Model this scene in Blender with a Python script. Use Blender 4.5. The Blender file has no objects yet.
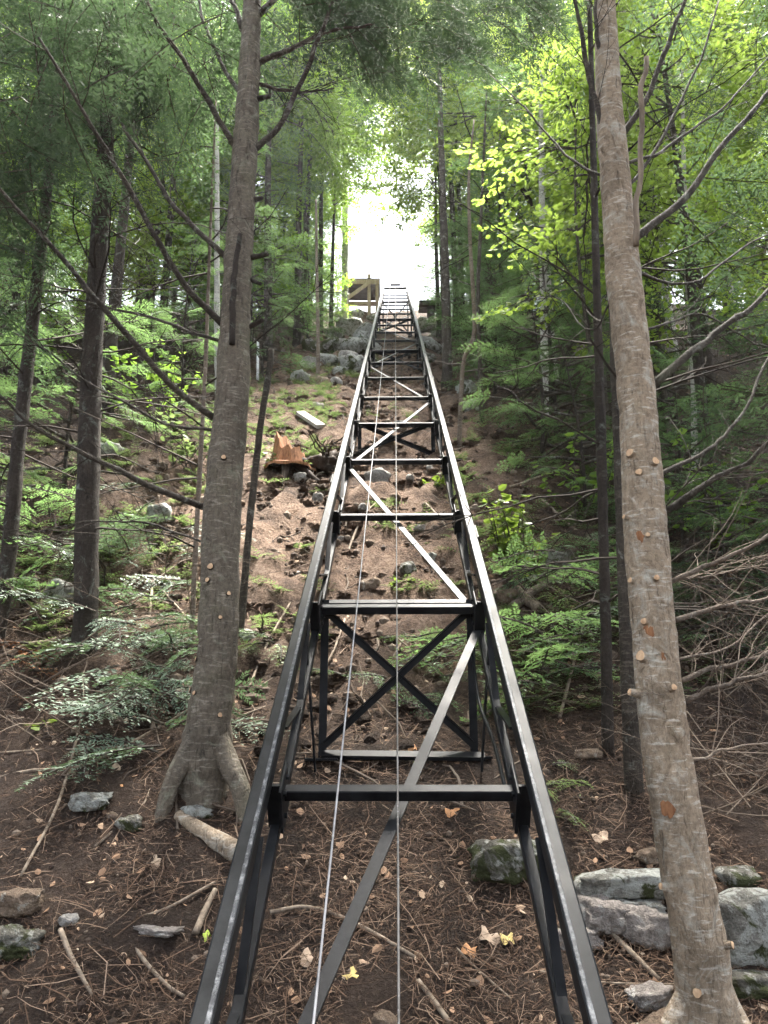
import bpy, math, random
import numpy as np
from mathutils import Vector, Matrix

# ------------------------------------------------------------------ camera, sky, sun, exposure
SC = bpy.context.scene
COL = SC.collection
W_PX, H_PX, F_PX = 768, 1024, 788.0
PITCH = math.radians(16.0)
CAM = np.array([0.0, 0.0, 1.7])

cam_d = bpy.data.cameras.new('camera')
cam_d.sensor_width = 36.0
cam_d.sensor_fit = 'AUTO'
cam_d.lens = F_PX / H_PX * 36.0
cam_d.clip_start = 0.05
cam_d.clip_end = 2000
cam = bpy.data.objects.new('camera', cam_d)
COL.objects.link(cam)
cam.location = CAM
cam.rotation_euler = (math.radians(90) + PITCH, 0, 0)
SC.camera = cam

SUN_EL, SUN_AZ = math.radians(70), math.radians(20)
world = bpy.data.worlds.new('World')
SC.world = world
world.use_nodes = True
wn = world.node_tree.nodes
sky = wn.new('ShaderNodeTexSky')
sky.sky_type = 'NISHITA'
sky.sun_disc = False
sky.sun_elevation = SUN_EL
sky.sun_rotation = SUN_AZ
sky.air_density = 1.0
sky.dust_density = 3.0
sky.ozone_density = 1.0
hs = wn.new('ShaderNodeHueSaturation')             # thin high cloud: the blue is washed towards white
hs.inputs['Saturation'].default_value = 0.4
world.node_tree.links.new(sky.outputs[0], hs.inputs['Color'])
world.node_tree.links.new(hs.outputs[0], wn['Background'].inputs[0])
wn['Background'].inputs[1].default_value = 0.07

sun_d = bpy.data.lights.new('sun', 'SUN')
sun_d.energy = 5.0
sun_d.angle = math.radians(15)
sun_d.color = (1.0, 0.95, 0.87)
sun = bpy.data.objects.new('sun', sun_d)
COL.objects.link(sun)
sdir = Vector((math.sin(SUN_AZ) * math.cos(SUN_EL), math.cos(SUN_AZ) * math.cos(SUN_EL), math.sin(SUN_EL)))
sun.rotation_euler = sdir.to_track_quat('Z', 'Y').to_euler()
sun.location = (0, 0, 40)

SC.view_settings.view_transform = 'Standard'
SC.view_settings.look = 'None'
SC.view_settings.gamma = 1.0
SC.view_settings.exposure = 3.4
cy = SC.cycles
cy.use_denoising = True
cy.max_bounces = 6
cy.diffuse_bounces = 3
cy.glossy_bounces = 2
cy.transmission_bounces = 4
cy.transparent_max_bounces = 4
cy.volume_bounces = 0
cy.sample_clamp_indirect = 6.0
cy.use_adaptive_sampling = True
cy.adaptive_threshold = 0.03
cy.caustics_reflective = False
cy.caustics_refractive = False

# ------------------------------------------------------------------ pixel <-> place
cp, sp = math.cos(PITCH), math.sin(PITCH)
R_, D_, F_ = np.array([1.0, 0, 0]), np.array([0, sp, -cp]), np.array([0, cp, sp])


def pdir(px, py):
    return R_ * ((px - W_PX / 2) / F_PX) + D_ * ((py - H_PX / 2) / F_PX) + F_


def pZ(px, py, Z):                      # point at camera depth Z
    return CAM + pdir(px, py) * Z


def pY(px, py, d):                      # point on the upright plane y = d
    v = pdir(px, py)
    return CAM + v * (d / v[1])


# ------------------------------------------------------------------ noise
def _hash(ix, iy, iz, seed):
    h = (ix.astype(np.int64) * 374761393 + iy.astype(np.int64) * 668265263 + iz.astype(np.int64) * 1274126177 + seed * 974634777)
    h = h & 0xFFFFFFFF
    h = ((h ^ (h >> 13)) * 1274126177) & 0xFFFFFFFF
    h = h ^ (h >> 16)
    return (h & 0xFFFFFF) / float(0xFFFFFF)


def vnoise(p, seed=0):
    p = np.asarray(p, float)
    i = np.floor(p)
    f = p - i
    f = f * f * (3 - 2 * f)
    i = i.astype(np.int64)
    out = 0
    for dx in (0, 1):
        for dy in (0, 1):
            for dz in (0, 1):
                w = (f[..., 0] if dx else 1 - f[..., 0]) * (f[..., 1] if dy else 1 - f[..., 1]) * (f[..., 2] if dz else 1 - f[..., 2])
                out = out + w * _hash(i[..., 0] + dx, i[..., 1] + dy, i[..., 2] + dz, seed)
    return out * 2 - 1


def fbm(p, octaves=4, seed=0, gain=0.5):
    a, s, out = 1.0, 1.0, 0
    for k in range(octaves):
        out = out + a * vnoise(np.asarray(p) * s, seed + k * 17)
        a *= gain
        s *= 2.03
    return out


# ------------------------------------------------------------------ track frame (needed by the terrain)
VPX, VPY = 395.0, 240.0
Y0 = 1.99                                # rails lie this far under the lens plane for a 1 m gauge


def track_c(Z):
    return pZ(VPX + 0.0069 * F_PX * Y0 / Z, VPY + F_PX * Y0 / Z, Z)


TU = track_c(20.0) - track_c(4.0)
DU = TU / np.linalg.norm(TU)
DR = np.cross(DU, [0, 0, 1.0]); DR /= np.linalg.norm(DR)
DN = np.cross(DR, DU)
_pa, _pb = track_c(4.0), track_c(20.0)
RAIL_SLOPE = (_pb[2] - _pa[2]) / (_pb[1] - _pa[1])


def rail_z(d):
    return _pa[2] + (d - _pa[1]) * RAIL_SLOPE


def sstep(a, b, x):
    t = np.clip((x - a) / (b - a), 0, 1)
    return t * t * (3 - 2 * t)


TOP_D = 28.7


def ground(x, d):
    x = np.asarray(x, float)
    d = np.asarray(d, float)
    gap = 1.02 + (0.52 - 1.02) * sstep(4.9, 8.0, d)
    gap = gap + 0.85 * sstep(18, 23, d) - 0.9 * sstep(26.8, 28.4, d)
    z = rail_z(d) - gap
    base = 0.3 * np.logaddexp(0, z / 0.3)                     # flat foot of the slope
    top = rail_z(TOP_D) - 0.6
    base = top - 0.4 * np.logaddexp(0, (top - base) / 0.4)    # shelf at the top
    n = 0.30 * fbm(np.stack([x * 0.28, d * 0.28, x * 0], -1), 2, 3) + 0.085 * fbm(np.stack([x * 1.3, d * 1.3, x * 0 + 5], -1), 4, 9)
    away = sstep(1.0, 3.5, np.abs(x))
    n = n * (0.25 + 0.75 * away)
    rocky = sstep(14, 18, d) * (1 - sstep(26, 28, d))
    n = n + rocky * 0.35 * fbm(np.stack([x * 0.9, d * 0.9, x * 0 + 2], -1), 3, 21) * (0.3 + 0.7 * away)
    near = sstep(1.0, 3.2, d)
    return base + n * (0.35 + 0.65 * near)


def gz(x, d):
    return float(ground(x, d))


def gpt(x, d, up=0.0):
    return np.array([x, d, gz(x, d) + up])


def hit(px, py, up=0.0):                 # where a pixel's ray meets the ground
    v = pdir(px, py)
    t = 1.5 + np.arange(0, 3600) * 0.012
    P = CAM + v * t[:, None]
    below = P[:, 2] < ground(P[:, 0], P[:, 1])
    k = int(np.argmax(below)) if below.any() else len(t) - 1
    p = P[k].copy()
    p[2] = gz(p[0], p[1]) + up
    return p


def depth(p):
    return float((np.asarray(p) - CAM) @ F_)


# ------------------------------------------------------------------ mesh builder
MASSES = ('twigs', 'hanging_twigs', 'hanging_boughs', 'crown', 'dead_limbs', 'limbs', 'needles', 'stems', 'leaves')


class MB:
    def __init__(self):
        self.v, self.q, self.t, self.n = [], [], [], 0
        self.mi = []                      # material index per block, matching faces order

    def add(self, v, q=None, t=None):
        v = np.asarray(v, float).reshape(-1, 3)
        if q is not None and len(q):
            self.q.append(np.asarray(q, np.int64).reshape(-1, 4) + self.n)
        if t is not None and len(t):
            self.t.append(np.asarray(t, np.int64).reshape(-1, 3) + self.n)
        self.v.append(v)
        self.n += len(v)

    def quads(self, a):                   # (N,4,3)
        a = np.asarray(a, float).reshape(-1, 4, 3)
        self.add(a.reshape(-1, 3), np.arange(len(a) * 4).reshape(-1, 4))

    def tube(self, pts, rad, n=8, cap=True, wob=0.0, seed=0, freq=6.0):
        pts = np.asarray(pts, float)
        m = len(pts)
        rad = np.broadcast_to(np.asarray(rad, float), (m,)).copy()
        tan = np.gradient(pts, axis=0)
        tan /= np.maximum(np.linalg.norm(tan, axis=1, keepdims=True), 1e-9)
        ref = np.array([0.0, 0, 1]) if abs(tan[0][2]) < 0.9 else np.array([0.0, -1, 0])
        u = np.cross(tan[0], ref); u /= np.linalg.norm(u)
        U = np.zeros((m, 3))
        for i in range(m):
            u = u - tan[i] * (u @ tan[i]); u /= np.linalg.norm(u); U[i] = u
        Vv = np.cross(tan, U)
        a = np.linspace(0, 2 * math.pi, n, endpoint=False)
        ring = U[:, None, :] * np.cos(a)[None, :, None] + Vv[:, None, :] * np.sin(a)[None, :, None]
        r = rad[:, None, None] * np.ones((1, n, 1))
        if wob:
            c = pts[:, None, :] + ring * rad[:, None, None]
            r = r * (1 + wob * fbm(c * freq, 3, seed)[..., None])
        v = (pts[:, None, :] + ring * r).reshape(-1, 3)
        i, j = np.meshgrid(np.arange(m - 1), np.arange(n), indexing='ij')
        j2 = (j + 1) % n
        q = np.stack([i * n + j, i * n + j2, (i + 1) * n + j2, (i + 1) * n + j], -1).reshape(-1, 4)
        t = None
        if cap:
            v = np.vstack([v, pts[0], pts[-1]])
            k = np.arange(n); k2 = (k + 1) % n
            t = np.vstack([np.stack([k2, k, np.full(n, m * n)], -1), np.stack([(m - 1) * n + k, (m - 1) * n + k2, np.full(n, m * n + 1)], -1)])
        self.add(v, q, t)

    def bar(self, p0, p1, w, h, up=None, bev=0.0):   # rectangular bar, w across, h along up
        p0, p1 = np.asarray(p0, float), np.asarray(p1, float)
        t = p1 - p0; t /= np.linalg.norm(t)
        up = DN if up is None else np.asarray(up, float)
        s = np.cross(t, up); s /= np.linalg.norm(s)
        n = np.cross(s, t)
        if bev <= 0:
            prof = [(-w / 2, -h / 2), (w / 2, -h / 2), (w / 2, h / 2), (-w / 2, h / 2)]
        else:
            b = bev
            prof = [(-w / 2 + b, -h / 2), (w / 2 - b, -h / 2), (w / 2, -h / 2 + b), (w / 2, h / 2 - b), (w / 2 - b, h / 2), (-w / 2 + b, h / 2), (-w / 2, h / 2 - b), (-w / 2, -h / 2 + b)]
        k = len(prof)
        P = np.array([s * a + n * b_ for a, b_ in prof])
        v = np.vstack([p0 + P, p1 + P, [p0], [p1]])
        i = np.arange(k); i2 = (i + 1) % k
        self.add(v, np.stack([i, i2, i2 + k, i + k], -1), np.vstack([np.stack([i2, i, np.full(k, 2 * k)], -1), np.stack([i + k, i2 + k, np.full(k, 2 * k + 1)], -1)]))

    def mesh(self, name, smooth=False):
        me = bpy.data.meshes.new(name)
        v = np.vstack(self.v) if self.v else np.zeros((0, 3))
        q = np.vstack(self.q) if self.q else np.zeros((0, 4), np.int64)
        t = np.vstack(self.t) if self.t else np.zeros((0, 3), np.int64)
        me.vertices.add(len(v))
        me.vertices.foreach_set('co', v.astype(np.float32).ravel())
        nl = len(q) * 4 + len(t) * 3
        me.loops.add(nl)
        me.loops.foreach_set('vertex_index', np.concatenate([q.ravel(), t.ravel()]).astype(np.int32))
        npoly = len(q) + len(t)
        me.polygons.add(npoly)
        ls = np.concatenate([np.arange(len(q)) * 4, len(q) * 4 + np.arange(len(t)) * 3]).astype(np.int32)
        me.polygons.foreach_set('loop_start', ls)
        me.update(calc_edges=True)
        me.polygons.foreach_set('use_smooth', np.full(npoly, bool(smooth)))
        me.validate()
        return me

    def build(self, name, mat, parent=None, origin=None, smooth=False, kind=None):
        if origin is not None:
            o_ = np.asarray(origin, float)
            self.v = [a - o_ for a in self.v]
        me = self.mesh(name, smooth)
        o = link(name, me, parent)
        if mat is not None:
            for m_ in (mat if isinstance(mat, (list, tuple)) else [mat]):
                me.materials.append(m_)
        if origin is not None and parent is None:
            o.location = origin
        if kind or name in MASSES:
            o['kind'] = kind or 'stuff'
        return o


def link(name, data, parent=None):
    o = bpy.data.objects.new(name, data)
    COL.objects.link(o)
    if parent is not None:
        o.parent = parent
    return o


def tag(o, label, cat, group=None):
    o['label'] = label
    o['category'] = cat
    o['kind'] = 'thing'
    if group:
        o['group'] = group
    return o


def thing(name, label, cat, loc=(0, 0, 0), group=None, rotz=0.0):
    o = link(name, None)
    o.empty_display_size = 0.2
    o.location = tuple(loc)
    o.rotation_euler = (0, 0, rotz)
    return tag(o, label, cat, group)


def structure(o):
    o['kind'] = 'structure'
    return o


def spline(pts, n):
    pts = np.asarray(pts, float)
    if len(pts) == 2:
        t = np.linspace(0, 1, n)[:, None]
        return pts[0] * (1 - t) + pts[1] * t
    P = np.vstack([2 * pts[0] - pts[1], pts, 2 * pts[-1] - pts[-2]])
    out = []
    for s in np.linspace(0, len(pts) - 1 - 1e-9, n):
        i = int(s); f = s - i
        a, b, c, d = P[i], P[i + 1], P[i + 2], P[i + 3]
        out.append(0.5 * ((2 * b) + (-a + c) * f + (2 * a - 5 * b + 4 * c - d) * f * f + (-a + 3 * b - 3 * c + d) * f ** 3))
    return np.array(out)


# ------------------------------------------------------------------ materials
def new_mat(name):
    m = bpy.data.materials.new(name)
    m.use_nodes = True
    nt = m.node_tree
    b = nt.nodes['Principled BSDF']
    return m, nt, b


def nd(nt, kind, **kw):
    n = nt.nodes.new(kind)
    for k, v in kw.items():
        if k.startswith('i_'):
            n.inputs[k[2:]].default_value = v
        else:
            setattr(n, k, v)
    return n


def ramp(nt, fac, stops, interp='LINEAR'):
    r = nt.nodes.new('ShaderNodeValToRGB')
    r.color_ramp.interpolation = interp
    e = r.color_ramp.elements
    while len(e) < len(stops):
        e.new(0.5)
    for k, (p, c) in enumerate(stops):
        e[k].position = p
        e[k].color = (c[0], c[1], c[2], 1) if not np.isscalar(c) else (c, c, c, 1)
    nt.links.new(fac, r.inputs[0])
    return r.outputs[0]


def coords(nt, scale=(1, 1, 1), what='Object'):
    tc = nt.nodes.new('ShaderNodeTexCoord')
    mp = nt.nodes.new('ShaderNodeMapping')
    mp.inputs['Scale'].default_value = scale
    nt.links.new(tc.outputs[what], mp.inputs[0])
    return mp.outputs[0]


def noise(nt, vec, scale, detail=6, rough=0.6, dist=0.0):
    n = nd(nt, 'ShaderNodeTexNoise')
    n.inputs['Scale'].default_value = scale
    n.inputs['Detail'].default_value = detail
    n.inputs['Roughness'].default_value = rough
    n.inputs['Distortion'].default_value = dist
    if vec is not None:
        nt.links.new(vec, n.inputs['Vector'])
    return n.outputs[0]


def mapr(nt, val, lo, hi):
    n = nt.nodes.new('ShaderNodeMapRange')
    n.inputs['From Min'].default_value = lo
    n.inputs['From Max'].default_value = hi
    nt.links.new(val, n.inputs['Value'])
    return n.outputs[0]


def mixc(nt, fac, a, b, mode='MIX'):
    m = nt.nodes.new('ShaderNodeMix')
    m.data_type = 'RGBA'
    m.blend_type = mode
    for s, v in ((m.inputs['Factor'], fac), (m.inputs['A'], a), (m.inputs['B'], b)):
        pass
    ins = {'f': m.inputs[0], 'a': m.inputs[6], 'b': m.inputs[7]}
    for k, v in (('f', fac), ('a', a), ('b', b)):
        if isinstance(v, bpy.types.NodeSocket):
            nt.links.new(v, ins[k])
        elif k == 'f':
            ins[k].default_value = v
        else:
            ins[k].default_value = (v[0], v[1], v[2], 1)
    return m.outputs[2]


def bump(nt, b, height, strength=0.5, dist=0.01):
    bp = nt.nodes.new('ShaderNodeBump')
    bp.inputs['Strength'].default_value = strength
    bp.inputs['Distance'].default_value = dist
    nt.links.new(height, bp.inputs['Height'])
    nt.links.new(bp.outputs[0], b.inputs['Normal'])


def mat_soil():
    m, nt, b = new_mat('soil')
    v = coords(nt)
    big = noise(nt, v, 0.55, 4, 0.6)
    mid = noise(nt, v, 4.5, 8, 0.68, 0.4)
    fine = noise(nt, v, 46, 6, 0.75)
    c1 = ramp(nt, mid, [(0.30, (0.010, 0.007, 0.005)), (0.48, (0.028, 0.020, 0.015)), (0.62, (0.058, 0.042, 0.032)), (0.78, (0.130, 0.100, 0.078))])
    c2 = ramp(nt, fine, [(0.32, (0.010, 0.007, 0.005)), (0.5, (0.045, 0.031, 0.023)), (0.62, (0.10, 0.072, 0.053)), (0.74, (0.26, 0.205, 0.155))])
    c = mixc(nt, 0.5, c1, c2)
    g = ramp(nt, big, [(0.42, 0.0), (0.62, 1.0)])
    c = mixc(nt, g, c, mixc(nt, 0.25, c, (0.085, 0.054, 0.040)))
    # bare mineral soil along the strip, painted lighter for light through the gap
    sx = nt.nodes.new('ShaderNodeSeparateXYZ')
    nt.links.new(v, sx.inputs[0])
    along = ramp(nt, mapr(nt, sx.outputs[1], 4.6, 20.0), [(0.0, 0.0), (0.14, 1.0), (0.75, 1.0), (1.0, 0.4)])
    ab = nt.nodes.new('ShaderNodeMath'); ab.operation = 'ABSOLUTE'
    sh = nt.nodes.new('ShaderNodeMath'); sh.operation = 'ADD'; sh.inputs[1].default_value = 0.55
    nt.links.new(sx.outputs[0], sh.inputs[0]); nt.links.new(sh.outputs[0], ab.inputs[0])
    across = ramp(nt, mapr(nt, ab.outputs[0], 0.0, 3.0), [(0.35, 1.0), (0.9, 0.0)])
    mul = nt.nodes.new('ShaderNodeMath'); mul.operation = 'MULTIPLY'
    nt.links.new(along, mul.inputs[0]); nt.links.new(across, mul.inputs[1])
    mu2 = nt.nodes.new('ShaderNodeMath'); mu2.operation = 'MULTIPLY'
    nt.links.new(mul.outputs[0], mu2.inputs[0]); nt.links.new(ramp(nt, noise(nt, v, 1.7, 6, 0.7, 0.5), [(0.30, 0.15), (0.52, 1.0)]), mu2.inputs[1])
    bare_lit = ramp(nt, mixc(nt, 0.5, mid, fine), [(0.37, (0.030, 0.018, 0.012)), (0.45, (0.105, 0.066, 0.045)), (0.52, (0.20, 0.132, 0.092)), (0.59, (0.30, 0.215, 0.158)), (0.68, (0.44, 0.35, 0.28))])
    c = mixc(nt, mu2.outputs[0], c, bare_lit)
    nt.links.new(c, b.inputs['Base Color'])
    b.inputs['Roughness'].default_value = 0.95
    b.inputs['Specular IOR Level'].default_value = 0.15
    add = nt.nodes.new('ShaderNodeMath'); add.operation = 'ADD'
    nt.links.new(mid, add.inputs[0]); nt.links.new(fine, add.inputs[1])
    bump(nt, b, add.outputs[0], 1.0, 0.09)
    return m


def mat_bark(name, dark, mid, light, band=True, lichen=(0.30, 0.31, 0.27), lich=0.0, moss=0.0, sc=1.0):
    m, nt, b = new_mat(name)
    v = coords(nt)
    n1 = noise(nt, coords(nt, (13 * sc, 13 * sc, 10 * sc)), 1.0, 9, 0.74, 0.8)
    n2 = noise(nt, v, 48 * sc, 6, 0.75)
    n3 = noise(nt, v, 3.2, 5, 0.65, 0.5)
    dash = noise(nt, coords(nt, (13 * sc, 13 * sc, 70 * sc)), 1.0, 4, 0.6, 0.4)
    crack = noise(nt, coords(nt, (44 * sc, 44 * sc, 7 * sc)), 1.0, 5, 0.65, 0.8)
    c = ramp(nt, n1, [(0.30, dark), (0.45, mid), (0.56, mid), (0.72, light)])
    c = mixc(nt, ramp(nt, dash, [(0.56, 0.0), (0.64, 0.75 if band else 0.2)]), c, light)
    c = mixc(nt, ramp(nt, crack, [(0.30, 0.85), (0.42, 0.0)]), c, tuple(x * 0.45 for x in dark))
    c = mixc(nt, 0.7, c, ramp(nt, n2, [(0.32, 0.40), (0.55, 1.0), (0.7, 1.3)]), 'MULTIPLY')
    c = mixc(nt, 0.7, c, ramp(nt, n3, [(0.34, 0.50), (0.64, 1.25)]), 'MULTIPLY')
    if lich > 0:
        lf = ramp(nt, noise(nt, v, 9.0, 5, 0.7, 0.8), [(0.62 - 0.12 * lich, 0.0), (0.72, 0.75)])
        c = mixc(nt, lf, c, lichen)
    if moss > 0:
        mf = ramp(nt, n3, [(0.62 - 0.2 * moss, 0.0), (0.75, 0.7)])
        c = mixc(nt, mf, c, (0.055, 0.062, 0.030))
    nt.links.new(c, b.inputs['Base Color'])
    b.inputs['Roughness'].default_value = 0.85
    b.inputs['Specular IOR Level'].default_value = 0.25
    add = nt.nodes.new('ShaderNodeMath'); add.operation = 'ADD'
    nt.links.new(n1, add.inputs[0]); nt.links.new(crack, add.inputs[1])
    bump(nt, b, add.outputs[0], 1.0, 0.028)
    return m


def mat_leaf(name, cols, trans, tmix=0.4, rough=0.55, spec=0.3):
    """leaf: colour drifts from leaf to leaf; light passes through"""
    m = bpy.data.materials.new(name)
    m.use_nodes = True
    nt = m.node_tree
    b = nt.nodes['Principled BSDF']
    geo = nt.nodes.new('ShaderNodeNewGeometry')
    n = len(cols)
    c = ramp(nt, geo.outputs['Random Per Island'], [(k / max(1, n - 1), cols[k]) for k in range(n)])
    oi = nt.nodes.new('ShaderNodeObjectInfo')
    hsv = nt.nodes.new('ShaderNodeHueSaturation')
    rv = ramp(nt, oi.outputs['Random'], [(0, 0.75), (1, 1.2)])
    nt.links.new(rv, hsv.inputs['Value'])
    nt.links.new(c, hsv.inputs['Color'])
    nt.links.new(hsv.outputs[0], b.inputs['Base Color'])
    b.inputs['Roughness'].default_value = rough
    b.inputs['Specular IOR Level'].default_value = spec
    tr = nt.nodes.new('ShaderNodeBsdfTranslucent')
    tc = ramp(nt, geo.outputs['Random Per Island'], [(0, tuple(x * 0.75 for x in trans)), (1, tuple(x * 1.2 for x in trans))])
    nt.links.new(tc, tr.inputs['Color'])
    ms = nt.nodes.new('ShaderNodeMixShader')
    ms.inputs[0].default_value = tmix
    nt.links.new(b.outputs[0], ms.inputs[1])
    nt.links.new(tr.outputs[0], ms.inputs[2])
    nt.links.new(ms.outputs[0], nt.nodes['Material Output'].inputs['Surface'])
    return m


def mat_rand(name, cols, rough=0.9, spec=0.2):
    m, nt, b = new_mat(name)
    geo = nt.nodes.new('ShaderNodeNewGeometry')
    c = ramp(nt, geo.outputs['Random Per Island'], [(k / (len(cols) - 1), cols[k]) for k in range(len(cols))])
    nt.links.new(c, b.inputs['Base Color'])
    b.inputs['Roughness'].default_value = rough
    b.inputs['Specular IOR Level'].default_value = spec
    return m


def mat_rock(name, a, bcol, lichen, moss=0.0, lich=0.5):
    m, nt, b = new_mat(name)
    v = coords(nt)
    n1 = noise(nt, v, 5, 8, 0.7, 0.3)
    n2 = noise(nt, v, 40, 6, 0.7)
    n3 = noise(nt, v, 8.5, 7, 0.72, 0.9)
    n4 = noise(nt, v, 3.2, 6, 0.7, 0.6)
    c = ramp(nt, n1, [(0.3, tuple(x * 0.5 for x in a)), (0.5, a), (0.7, bcol)])
    c = mixc(nt, 0.6, c, ramp(nt, n2, [(0.33, 0.3), (0.66, 1.3)]), 'MULTIPLY')
    lf = ramp(nt, n3, [(0.58 - 0.14 * lich, 0.0), (0.61 - 0.12 * lich, 0.9)])
    c = mixc(nt, lf, c, mixc(nt, 0.5, lichen, ramp(nt, n2, [(0.3, 0.4), (0.7, 1.0)]), 'MULTIPLY'))
    if moss:
        mf = ramp(nt, n4, [(0.60 - 0.16 * moss, 0.0), (0.64 - 0.15 * moss, 1.0)])
        c = mixc(nt, mf, c, mixc(nt, n2, (0.030, 0.034, 0.014), (0.085, 0.095, 0.038)))
    nt.links.new(c, b.inputs['Base Color'])
    b.inputs['Roughness'].default_value = 0.92
    b.inputs['Specular IOR Level'].default_value = 0.2
    add = nt.nodes.new('ShaderNodeMath'); add.operation = 'ADD'
    nt.links.new(n1, add.inputs[0]); nt.links.new(n2, add.inputs[1])
    bump(nt, b, add.outputs[0], 1.0, 0.05)
    return m


def mat_steel(name, base=(0.004, 0.0043, 0.005), worn=0.0):
    m, nt, b = new_mat(name)
    v = coords(nt)
    n1 = noise(nt, v, 55, 5, 0.7)
    n2 = noise(nt, v, 7, 5, 0.65)
    c = ramp(nt, n2, [(0.35, base), (0.65, tuple(x * 2.2 + 0.006 for x in base))])
    if worn:
        wf = ramp(nt, noise(nt, v, 30, 6, 0.8), [(0.58 - 0.25 * worn, 0.0), (0.66, 0.85)])
        c = mixc(nt, wf, c, (0.20, 0.205, 0.21))
    else:
        wf = ramp(nt, noise(nt, v, 90, 3, 0.8), [(0.72, 0.0), (0.80, 0.5)])
        c = mixc(nt, wf, c, (0.20, 0.19, 0.18))
    nt.links.new(c, b.inputs['Base Color'])
    r = ramp(nt, n2, [(0.3, 0.36), (0.7, 0.50)])
    nt.links.new(r, b.inputs['Roughness'])
    b.inputs['Specular IOR Level'].default_value = 0.075
    bump(nt, b, n1, 0.12, 0.002)
    return m


def mat_wood(name, a, c2, sc=1.0, rough=0.85):
    m, nt, b = new_mat(name)
    v = coords(nt, (30 * sc, 30 * sc, 3 * sc))
    n1 = noise(nt, v, 1.0, 6, 0.65, 0.4)
    n2 = noise(nt, coords(nt), 20, 5, 0.7)
    c = ramp(nt, n1, [(0.3, a), (0.7, c2)])
    c = mixc(nt, 0.5, c, ramp(nt, n2, [(0.3, 0.5), (0.7, 1.2)]), 'MULTIPLY')
    nt.links.new(c, b.inputs['Base Color'])
    b.inputs['Roughness'].default_value = rough
    b.inputs['Specular IOR Level'].default_value = 0.2
    bump(nt, b, n1, 0.6, 0.008)
    return m


M = {}
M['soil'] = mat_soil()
M['bark_grey'] = mat_bark('bark_grey', (0.062, 0.050, 0.037), (0.160, 0.132, 0.099), (0.33, 0.29, 0.235), True, (0.25, 0.25, 0.19), lich=0.35, moss=0.5)
M['bark_pale'] = mat_bark('bark_pale', (0.12, 0.082, 0.052), (0.37, 0.285, 0.20), (0.68, 0.61, 0.51), True, (0.52, 0.50, 0.43), lich=0.8, moss=0.25)
M['bark_dark'] = mat_bark('bark_dark', (0.018, 0.013, 0.010), (0.044, 0.034, 0.026), (0.085, 0.070, 0.056), False, (0.20, 0.22, 0.19), lich=0.4)
M['bark_birch'] = mat_bark('bark_birch', (0.10, 0.09, 0.08), (0.50, 0.48, 0.44), (0.68, 0.66, 0.62), True)
M['bark_limb'] = mat_bark('bark_limb', (0.024, 0.019, 0.014), (0.062, 0.050, 0.038), (0.14, 0.12, 0.096), True, lich=0.45, moss=0.2)
M['dead_limb'] = mat_bark('dead_limb', (0.090, 0.068, 0.052), (0.20, 0.155, 0.12), (0.33, 0.28, 0.23), True, lich=0.2)
M['dead_twig'] = mat_rand('dead_twig', [(0.05, 0.036, 0.027), (0.105, 0.080, 0.060), (0.17, 0.135, 0.105)])
M['dark_twig'] = mat_rand('dark_twig', [(0.022, 0.017, 0.013), (0.045, 0.035, 0.027)])
M['stick'] = mat_wood('stick', (0.10, 0.075, 0.055), (0.30, 0.24, 0.18))
M['cut_wood'] = mat_wood('cut_wood', (0.42, 0.25, 0.14), (0.64, 0.46, 0.29), 2.0)
M['stump_wood'] = mat_wood('stump_wood', (0.14, 0.060, 0.028), (0.38, 0.185, 0.09), 1.6)
M['lumber'] = mat_wood('lumber', (0.28, 0.20, 0.145), (0.48, 0.38, 0.30), 0.3)
M['grey_board'] = mat_wood('grey_board', (0.30, 0.28, 0.25), (0.48, 0.46, 0.42), 0.4)
M['root_dark'] = mat_wood('root_dark', (0.018, 0.012, 0.009), (0.06, 0.042, 0.03))
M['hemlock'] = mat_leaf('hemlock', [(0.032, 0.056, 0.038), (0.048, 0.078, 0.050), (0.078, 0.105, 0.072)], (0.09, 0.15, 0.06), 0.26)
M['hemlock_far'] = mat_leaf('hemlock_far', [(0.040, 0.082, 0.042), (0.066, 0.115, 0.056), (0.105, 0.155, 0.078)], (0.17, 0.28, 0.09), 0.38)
M['bough'] = mat_leaf('bough', [(0.075, 0.115, 0.080), (0.11, 0.155, 0.105), (0.16, 0.20, 0.14)], (0.12, 0.19, 0.08), 0.22)
M['maple'] = mat_leaf('maple', [(0.075, 0.125, 0.020), (0.105, 0.155, 0.022), (0.15, 0.18, 0.028)], (0.34, 0.48, 0.08), 0.52)
M['broadleaf'] = mat_leaf('broadleaf', [(0.050, 0.100, 0.022), (0.080, 0.135, 0.028), (0.12, 0.16, 0.035)], (0.26, 0.42, 0.06), 0.48)
M['shrub'] = mat_leaf('shrub', [(0.060, 0.110, 0.018), (0.095, 0.145, 0.022), (0.14, 0.17, 0.030)], (0.26, 0.38, 0.05), 0.35, 0.4, 0.5)
M['fern'] = mat_leaf('fern', [(0.060, 0.095, 0.040), (0.095, 0.135, 0.055), (0.16, 0.18, 0.085)], (0.20, 0.28, 0.09), 0.32)
M['dry_leaf'] = mat_rand('dry_leaf', [(0.10, 0.060, 0.038), (0.19, 0.115, 0.070), (0.28, 0.175, 0.11), (0.36, 0.28, 0.20)])
M['litter'] = mat_rand('litter', [(0.026, 0.014, 0.009), (0.058, 0.034, 0.021), (0.100, 0.061, 0.038), (0.19, 0.135, 0.095)])
M['clod'] = mat_rand('clod', [(0.03, 0.02, 0.015), (0.07, 0.05, 0.036), (0.16, 0.125, 0.095)])
M['rust_needles'] = mat_rand('rust_needles', [(0.16, 0.075, 0.035), (0.25, 0.13, 0.065)])
M['steel'] = mat_steel('steel')
M['steel_worn'] = mat_steel('steel_worn', (0.022, 0.023, 0.025), 0.45)
M['steel_rail'] = mat_steel('steel_rail', (0.0045, 0.005, 0.0055))
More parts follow.
